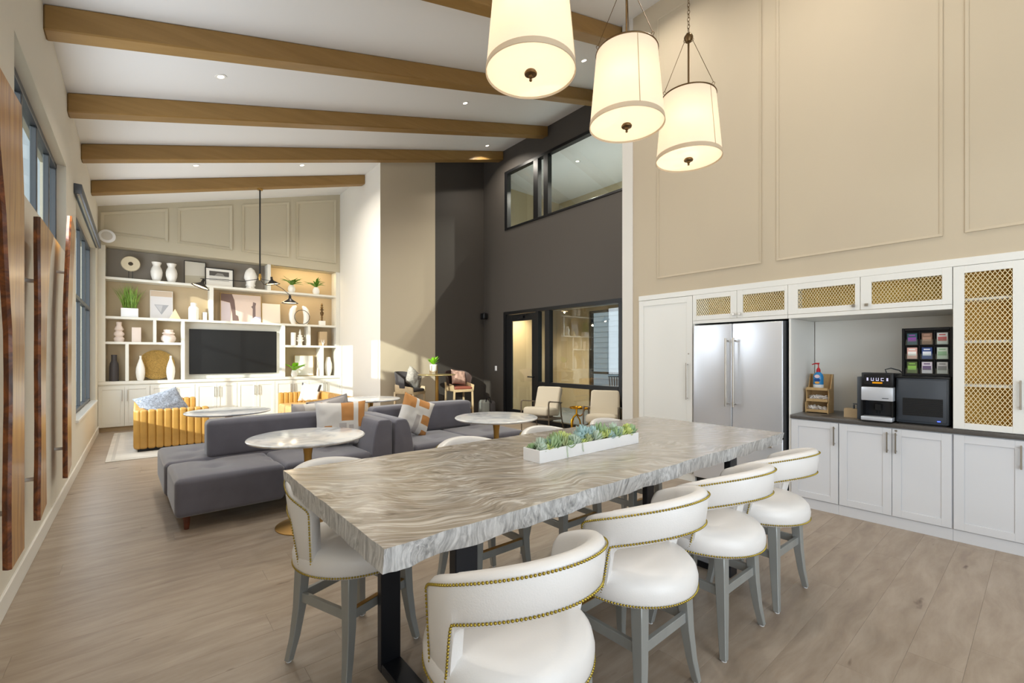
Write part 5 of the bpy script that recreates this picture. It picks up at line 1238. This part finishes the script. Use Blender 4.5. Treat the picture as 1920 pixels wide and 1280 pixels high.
# mustard channel sofas
ys = thing('mustard_sofa', 'mustard leather sofa with upright channels, by the tall window', 'sofa', (-.065, 9.02, 0), 0, 'mustard channel-back sofas')
g = G(); g.box(.06, .92, .06, 2.36, .011, .055); g.ob('plinth', m_black, ys)
g = G(); g.soft(.13, 1.0, .15, 2.27, .055, .42, .05, .02, 16); g.ob('seat_cushion', m_tanlea, ys, smooth=True, ang=80)
g = G(); g.soft(-.052, .052, -.075, .075, .0, .61, .035, .0, 4); ch0 = g.ob('channel', m_mustard, ys, smooth=True, ang=80); ch0.location = (.13, .08, .05)
for k in range(1, 9): copy_part(ch0, ys, (.13 + k * .1, .08, .05))
for k in range(9): copy_part(ch0, ys, (.13 + k * .1, 2.34, .05))
for k in range(21): copy_part(ch0, ys, (.08, .17 + k * .104, .05), (0, 0, PI / 2))
for (x, y, r) in ((.085, .085, -PI / 4), (.085, 2.335, PI / 4)): copy_part(ch0, ys, (x, y, .05), (0, 0, r))
dup(ys, (3.47, 11.47, 0), PI, 'mustard leather channel sofa at the right, along the side wall')
pillow('blue-grey mottled pillow lying on the near mustard sofa', (.43, 9.50, .47), (-.55, math.radians(-14), math.radians(28)), .68, .50, .22, [m_bluefab])
pillow('white furry pillow with dark corners on the far mustard sofa', (3.02, 11.0, .44), (-.3, math.radians(8), math.radians(-30)), .44, .44, .15, [m_whitefur, m_darkfab], lambda u, v: 1 if (u > .86 and v > .55) or (u < .08 and v > .8) else 0)

# ------------------------------------------------------------------ chairs and small tables by the glass
m_chframe = M('smoked_wood_frame', '6b5f4f', .4, .2)
lc = thing('lounge_chair', 'cream lounge chair with slim dark arms, left of the gold side table', 'armchair', (6.32, 6.60, 0), -1.20, 'cream lounge chairs by the glass front')
def lounge(lc):
    for sx in (-1, 1):
        x = sx * .30
        g = G(); g.tube([(x, -.33, 0), (x, -.34, .30), (x, -.35, .555), (x, -.335, .60), (x, -.29, .615)], [.011, .014, .016, .017, .017], 8); g.ob('front_leg', m_chframe, lc, smooth=True)
        g = G(); g.bar((x, -.31, .615), (x, .30, .545), .045, .022); g.ob('armrest', m_chframe, lc, bev=.008)
        g = G(); g.tube([(x, .40, 0), (x, .28, .30), (x, .25, .55)], [.011, .015, .013], 8); g.ob('rear_leg', m_chframe, lc, smooth=True)
        g = G(); g.bar((x, -.34, .27), (x, .32, .22), .022, .045); g.ob('side_rail', m_chframe, lc, bev=.004)
    
    for y0_, z0_ in ((-.35, .25), (.29, .20)): g = G(); g.box(-.30, .30, y0_, y0_ + .025, z0_, z0_ + .04); g.ob('cross_rail', m_chframe, lc, bev=.003)
    g = G(); g.soft(-.27, .27, -.36, .28, 0, .15, .05, .02, 8); g.xf(Matrix.Translation((0, 0, .30)) @ Matrix.Rotation(math.radians(-6), 4, 'X')); g.ob('seat_cushion', m_cream, lc, smooth=True, ang=80)
    g = G(); g.soft(-.27, .27, -.075, .075, 0, .56, .05, .0, 8); g.xf(Matrix.Translation((0, .20, .33)) @ Matrix.Rotation(math.radians(-22), 4, 'X')); g.ob('back_cushion', m_cream, lc, smooth=True, ang=80)
lounge(lc)
dup(lc, (6.42, 5.12, 0), -1.02, 'cream lounge chair partly hidden by the white pillar at the right')
gt = thing('side_table', 'small polished gold branch side table between the cream lounge chairs', 'side table', (6.58, 5.90, 0))
g = G(); g.lathe([(0, .488), (.12, .486), (.135, .482), (.14, .49), (.14, .512), (.132, .512), (.13, .498), (0, .498)], n=28); g.ob('tray', m_gold, gt, smooth=True)
g = G(); g.lathe([(0, .470), (.10, .468), (.105, .49), (.098, .49), (.09, .478), (0, .478)], (.13, -.10, 0), 24); g.ob('side_tray', m_gold, gt, smooth=True)
g = G(); g.tube([(-.09, .05, 0), (-.085, .05, .24), (-.06, .03, .31), (0, 0, .37), (0, 0, .49)], [.020, .017, .018, .020, .018], 9); g.tube([(0, 0, .37), (.05, -.04, .33), (.09, -.07, .36), (.13, -.1, .47)], .013, 8); g.tube([(0, 0, .36), (.07, -.02, .25), (.11, -.03, 0)], .014, 8); g.tube([(-.05, .03, .32), (-.01, .09, .2), (0, .13, 0)], .013, 8); g.ob('branch_leg', m_gold, gt, smooth=True)
# bistro set
bt_ = thing('bistro_table', 'high round bistro table with a brass column by the charcoal wall', 'table', (4.98, 8.5, 0))
g = G(); g.lathe([(0, 1.085), (.39, 1.09), (.41, 1.098), (.405, 1.106), (0, 1.106)], n=44); g.ob('top', M('champagne_top', 'b9a873', .3, .6), bt_, smooth=True, ang=50)
g = G(); g.lathe([(0, .01), (.035, .02), (.035, 1.06), (.05, 1.085), (0, 1.085)], n=18); g.ob('column', m_brass, bt_, smooth=True)
g = G(); g.lathe([(0, 0), (.26, 0), (.26, .01), (.04, .03), (0, .03)], n=32); g.ob('base', m_brass, bt_, smooth=True, ang=50)
m_ash = M('ash_wood', 'c2ab86', .5, var=.08, vscale=20); m_rust = M('rust_leather', '8d4f3f', .45)
def bar_chair(label, loc, rz, seatm, backm):
    t = thing('bar_chair', label, 'bar chair', loc, rz, 'high chairs at the bistro table')
    for sx in (-1, 1):
        g = G(); g.bar((sx * .25, -.22, 0), (sx * .23, -.22, .74), .038, .038, (0, 1, 0)); g.ob('leg', m_ash, t, bev=.004)
        g = G(); g.bar((sx * .25, .22, 0), (sx * .23, .22, .74), .038, .038, (0, 1, 0)); g.ob('leg', m_ash, t, bev=.004)
        g = G(); g.hexa([(sx * .245 - .018, -.24, .70), (sx * .245 + .018, -.24, .70), (sx * .245 + .018, .2, .70), (sx * .245 - .018, .2, .70)], [(sx * .265 - .018, -.23, .84), (sx * .265 + .018, -.23, .84), (sx * .265 + .018, .2, .90), (sx * .265 - .018, .2, .90)]); g.ob('armrest', m_ash, t, bev=.008)
    
    for yy in (-.22, .22): g = G(); g.box(-.25, .25, yy - .02, yy + .02, .68, .74); g.ob('seat_rail', m_ash, t, bev=.004)
    g = G(); g.box(-.24, .24, -.21, -.18, .28, .31); g.ob('footrest', m_brass, t)
    g = G(); g.soft(-.23, .23, -.23, .2, .735, .80, .03, .01, 6); g.ob('seat_cushion', seatm, t, smooth=True, ang=80)
    g = G(); bm = g.bm; rows = []
    for k in range(17):
        a = math.radians(-100 + 200 * k / 16); r0, r1 = .26, .30; zt_ = 1.17 - .16 * (abs(k - 8) / 8) ** 3
        rows.append([bm.verts.new(p) for p in ((r0 * math.sin(a), .0 + r0 * math.cos(a), .82), ((r0 + .03) * math.sin(a), (r0 + .03) * math.cos(a), .82), ((r1 + .03) * math.sin(a), (r1 + .03) * math.cos(a), zt_), (r1 * math.sin(a), r1 * math.cos(a), zt_))])
    for p, q in zip(rows, rows[1:]):
        for k in range(4): bm.faces.new((p[k], p[(k + 1) % 4], q[(k + 1) % 4], q[k]))
    bm.faces.new(rows[0]); bm.faces.new(rows[-1][::-1])
    g.ob('backrest', backm, t, bev=.01, seg=2)
    return t
bar_chair('high ash bar chair with a fluffy grey pillow, left of the bistro table', (4.52, 8.86, 0), math.radians(32), m_darkfab, m_darkfab)
bar_chair('high ash bar chair with rust seat, right of the bistro table against the charcoal wall', (5.76, 8.82, 0), math.radians(-6), m_rust, M('dark_brown_shell', '3b2c28', .5))
pillow('fluffy grey pillow standing on its corner on the left bar chair', (4.56, 8.84, .83), (-.2, math.radians(33), math.radians(24)), .46, .42, .2, [m_greyfur])
pillow('shiny blush pillow on the rust-seated bar chair', (5.80, 8.88, .83), (-.3, math.radians(8), math.radians(4)), .42, .36, .14, [M('blush_satin', 'c9a594', .35)])
t = thing('potted_plant', 'bright green agave in a white pot on brass legs on the bistro table', 'plant', (4.88, 8.47, 1.107))
g = G(); g.lathe([(0, .06), (.05, .06), (.075, .10), (.082, .22), (.074, .22), (.07, .2), (0, .2)], n=24); g.ob('pot', m_ceramic, t, smooth=True, ang=50)
g = G()
for k in range(4):
    a = k * PI / 2 + .5; g.tube([(.085 * math.cos(a), .085 * math.sin(a), 0), (.085 * math.cos(a), .085 * math.sin(a), .20)], .006, 6)
g.tube([(.085 * math.cos(a), .085 * math.sin(a), .06) for a in [2 * PI * k / 20 for k in range(20)]], .005, 5, closed=True); g.ob('stand', m_brass, t)
leafy(t, m_leafbr, 16, .22, .05, .20, (.2, .75), (0, .2), 21)
t = thing('tote_bag', 'grey-green and black tote bag on the floor by the glazed door', 'bag', (6.50, 8.72, 0))
g = G(); g.soft(-.20, .02, -.12, .12, 0, .43, .06, .02, 6); g.ob('grey_side', M('sage_canvas', '8f928c', .9), t, smooth=True, ang=80)
g = G(); g.soft(.02, .20, -.12, .12, 0, .40, .06, .02, 6); g.ob('black_side', m_darkfab, t, smooth=True, ang=80)
g = G(); g.tube([(-.12, -.1, .36), (-.09, -.1, .50), (.0, -.1, .52), (.06, -.1, .36)], .012, 6); g.ob('strap', m_black, t, smooth=True)
# office and patio furniture seen through the glass
def patio_chair(label, loc, rz):
    t = thing('patio_chair', label, 'chair', loc, rz, 'dark patio chairs outside')
    for sx in (-1, 1):
        for sy in (-1, 1):
            g = G(); g.bar((sx * .24, sy * .24, 0), (sx * .21, sy * .2, .42), .025, .025, (0, 1, 0)); g.ob('leg', m_anth, t)
    g = G(); g.box(-.25, .25, -.25, .25, .41, .45); g.ob('seat', m_anth, t, bev=.01)
    for k in range(7):
        g = G(); x = -.21 + k * .07; g.bar((x * 1.0, .24, .45), (x * 1.15, .33, .86), .03, .015, (0, 1, 0)); g.ob('back_slat', m_anth, t)
    g = G(); g.bar((-.27, .33, .86), (.27, .33, .86), .03, .03); g.ob('top_rail', m_anth, t)
    return t
patio_chair('slatted dark patio chair outside, seen through the office window', (11.6, 8.7, -.02), -.9)
patio_chair('second dark patio chair outside, further right behind the pillar', (12.2, 7.4, -.02), -2.2)
t = thing('patio_table', 'dark patio table outside beyond the office window', 'table', (11.9, 8.0, -.02))
g = G(); g.box(-.4, .4, -.4, .4, .68, .72); g.ob('top', m_anth, t, bev=.01)
for sx in (-1, 1):
    for sy in (-1, 1): g = G(); g.box(sx * .33 - .02, sx * .33 + .02, sy * .33 - .02, sy * .33 + .02, 0, .68); g.ob('leg', m_anth, t)
t = thing('umbrella_pole', 'closed dark patio umbrella in front of the white boarded wall', 'parasol', (12.6, 8.3, -.02))
g = G(); g.tube([(0, 0, 0), (0, 0, 2.5)], .025, 10); g.ob('pole', m_anth, t)
g = G(); g.lathe([(0, 1.0), (.09, 1.05), (.13, 1.5), (.08, 2.1), (.10, 2.4), (.03, 2.65), (0, 2.7)], n=16); g.ob('closed_canopy', m_anth, t, smooth=True)
g = G(); g.lathe([(0, 0), (.28, 0), (.28, .05), (.04, .08), (0, .08)], n=24); g.ob('base', m_anth, t)
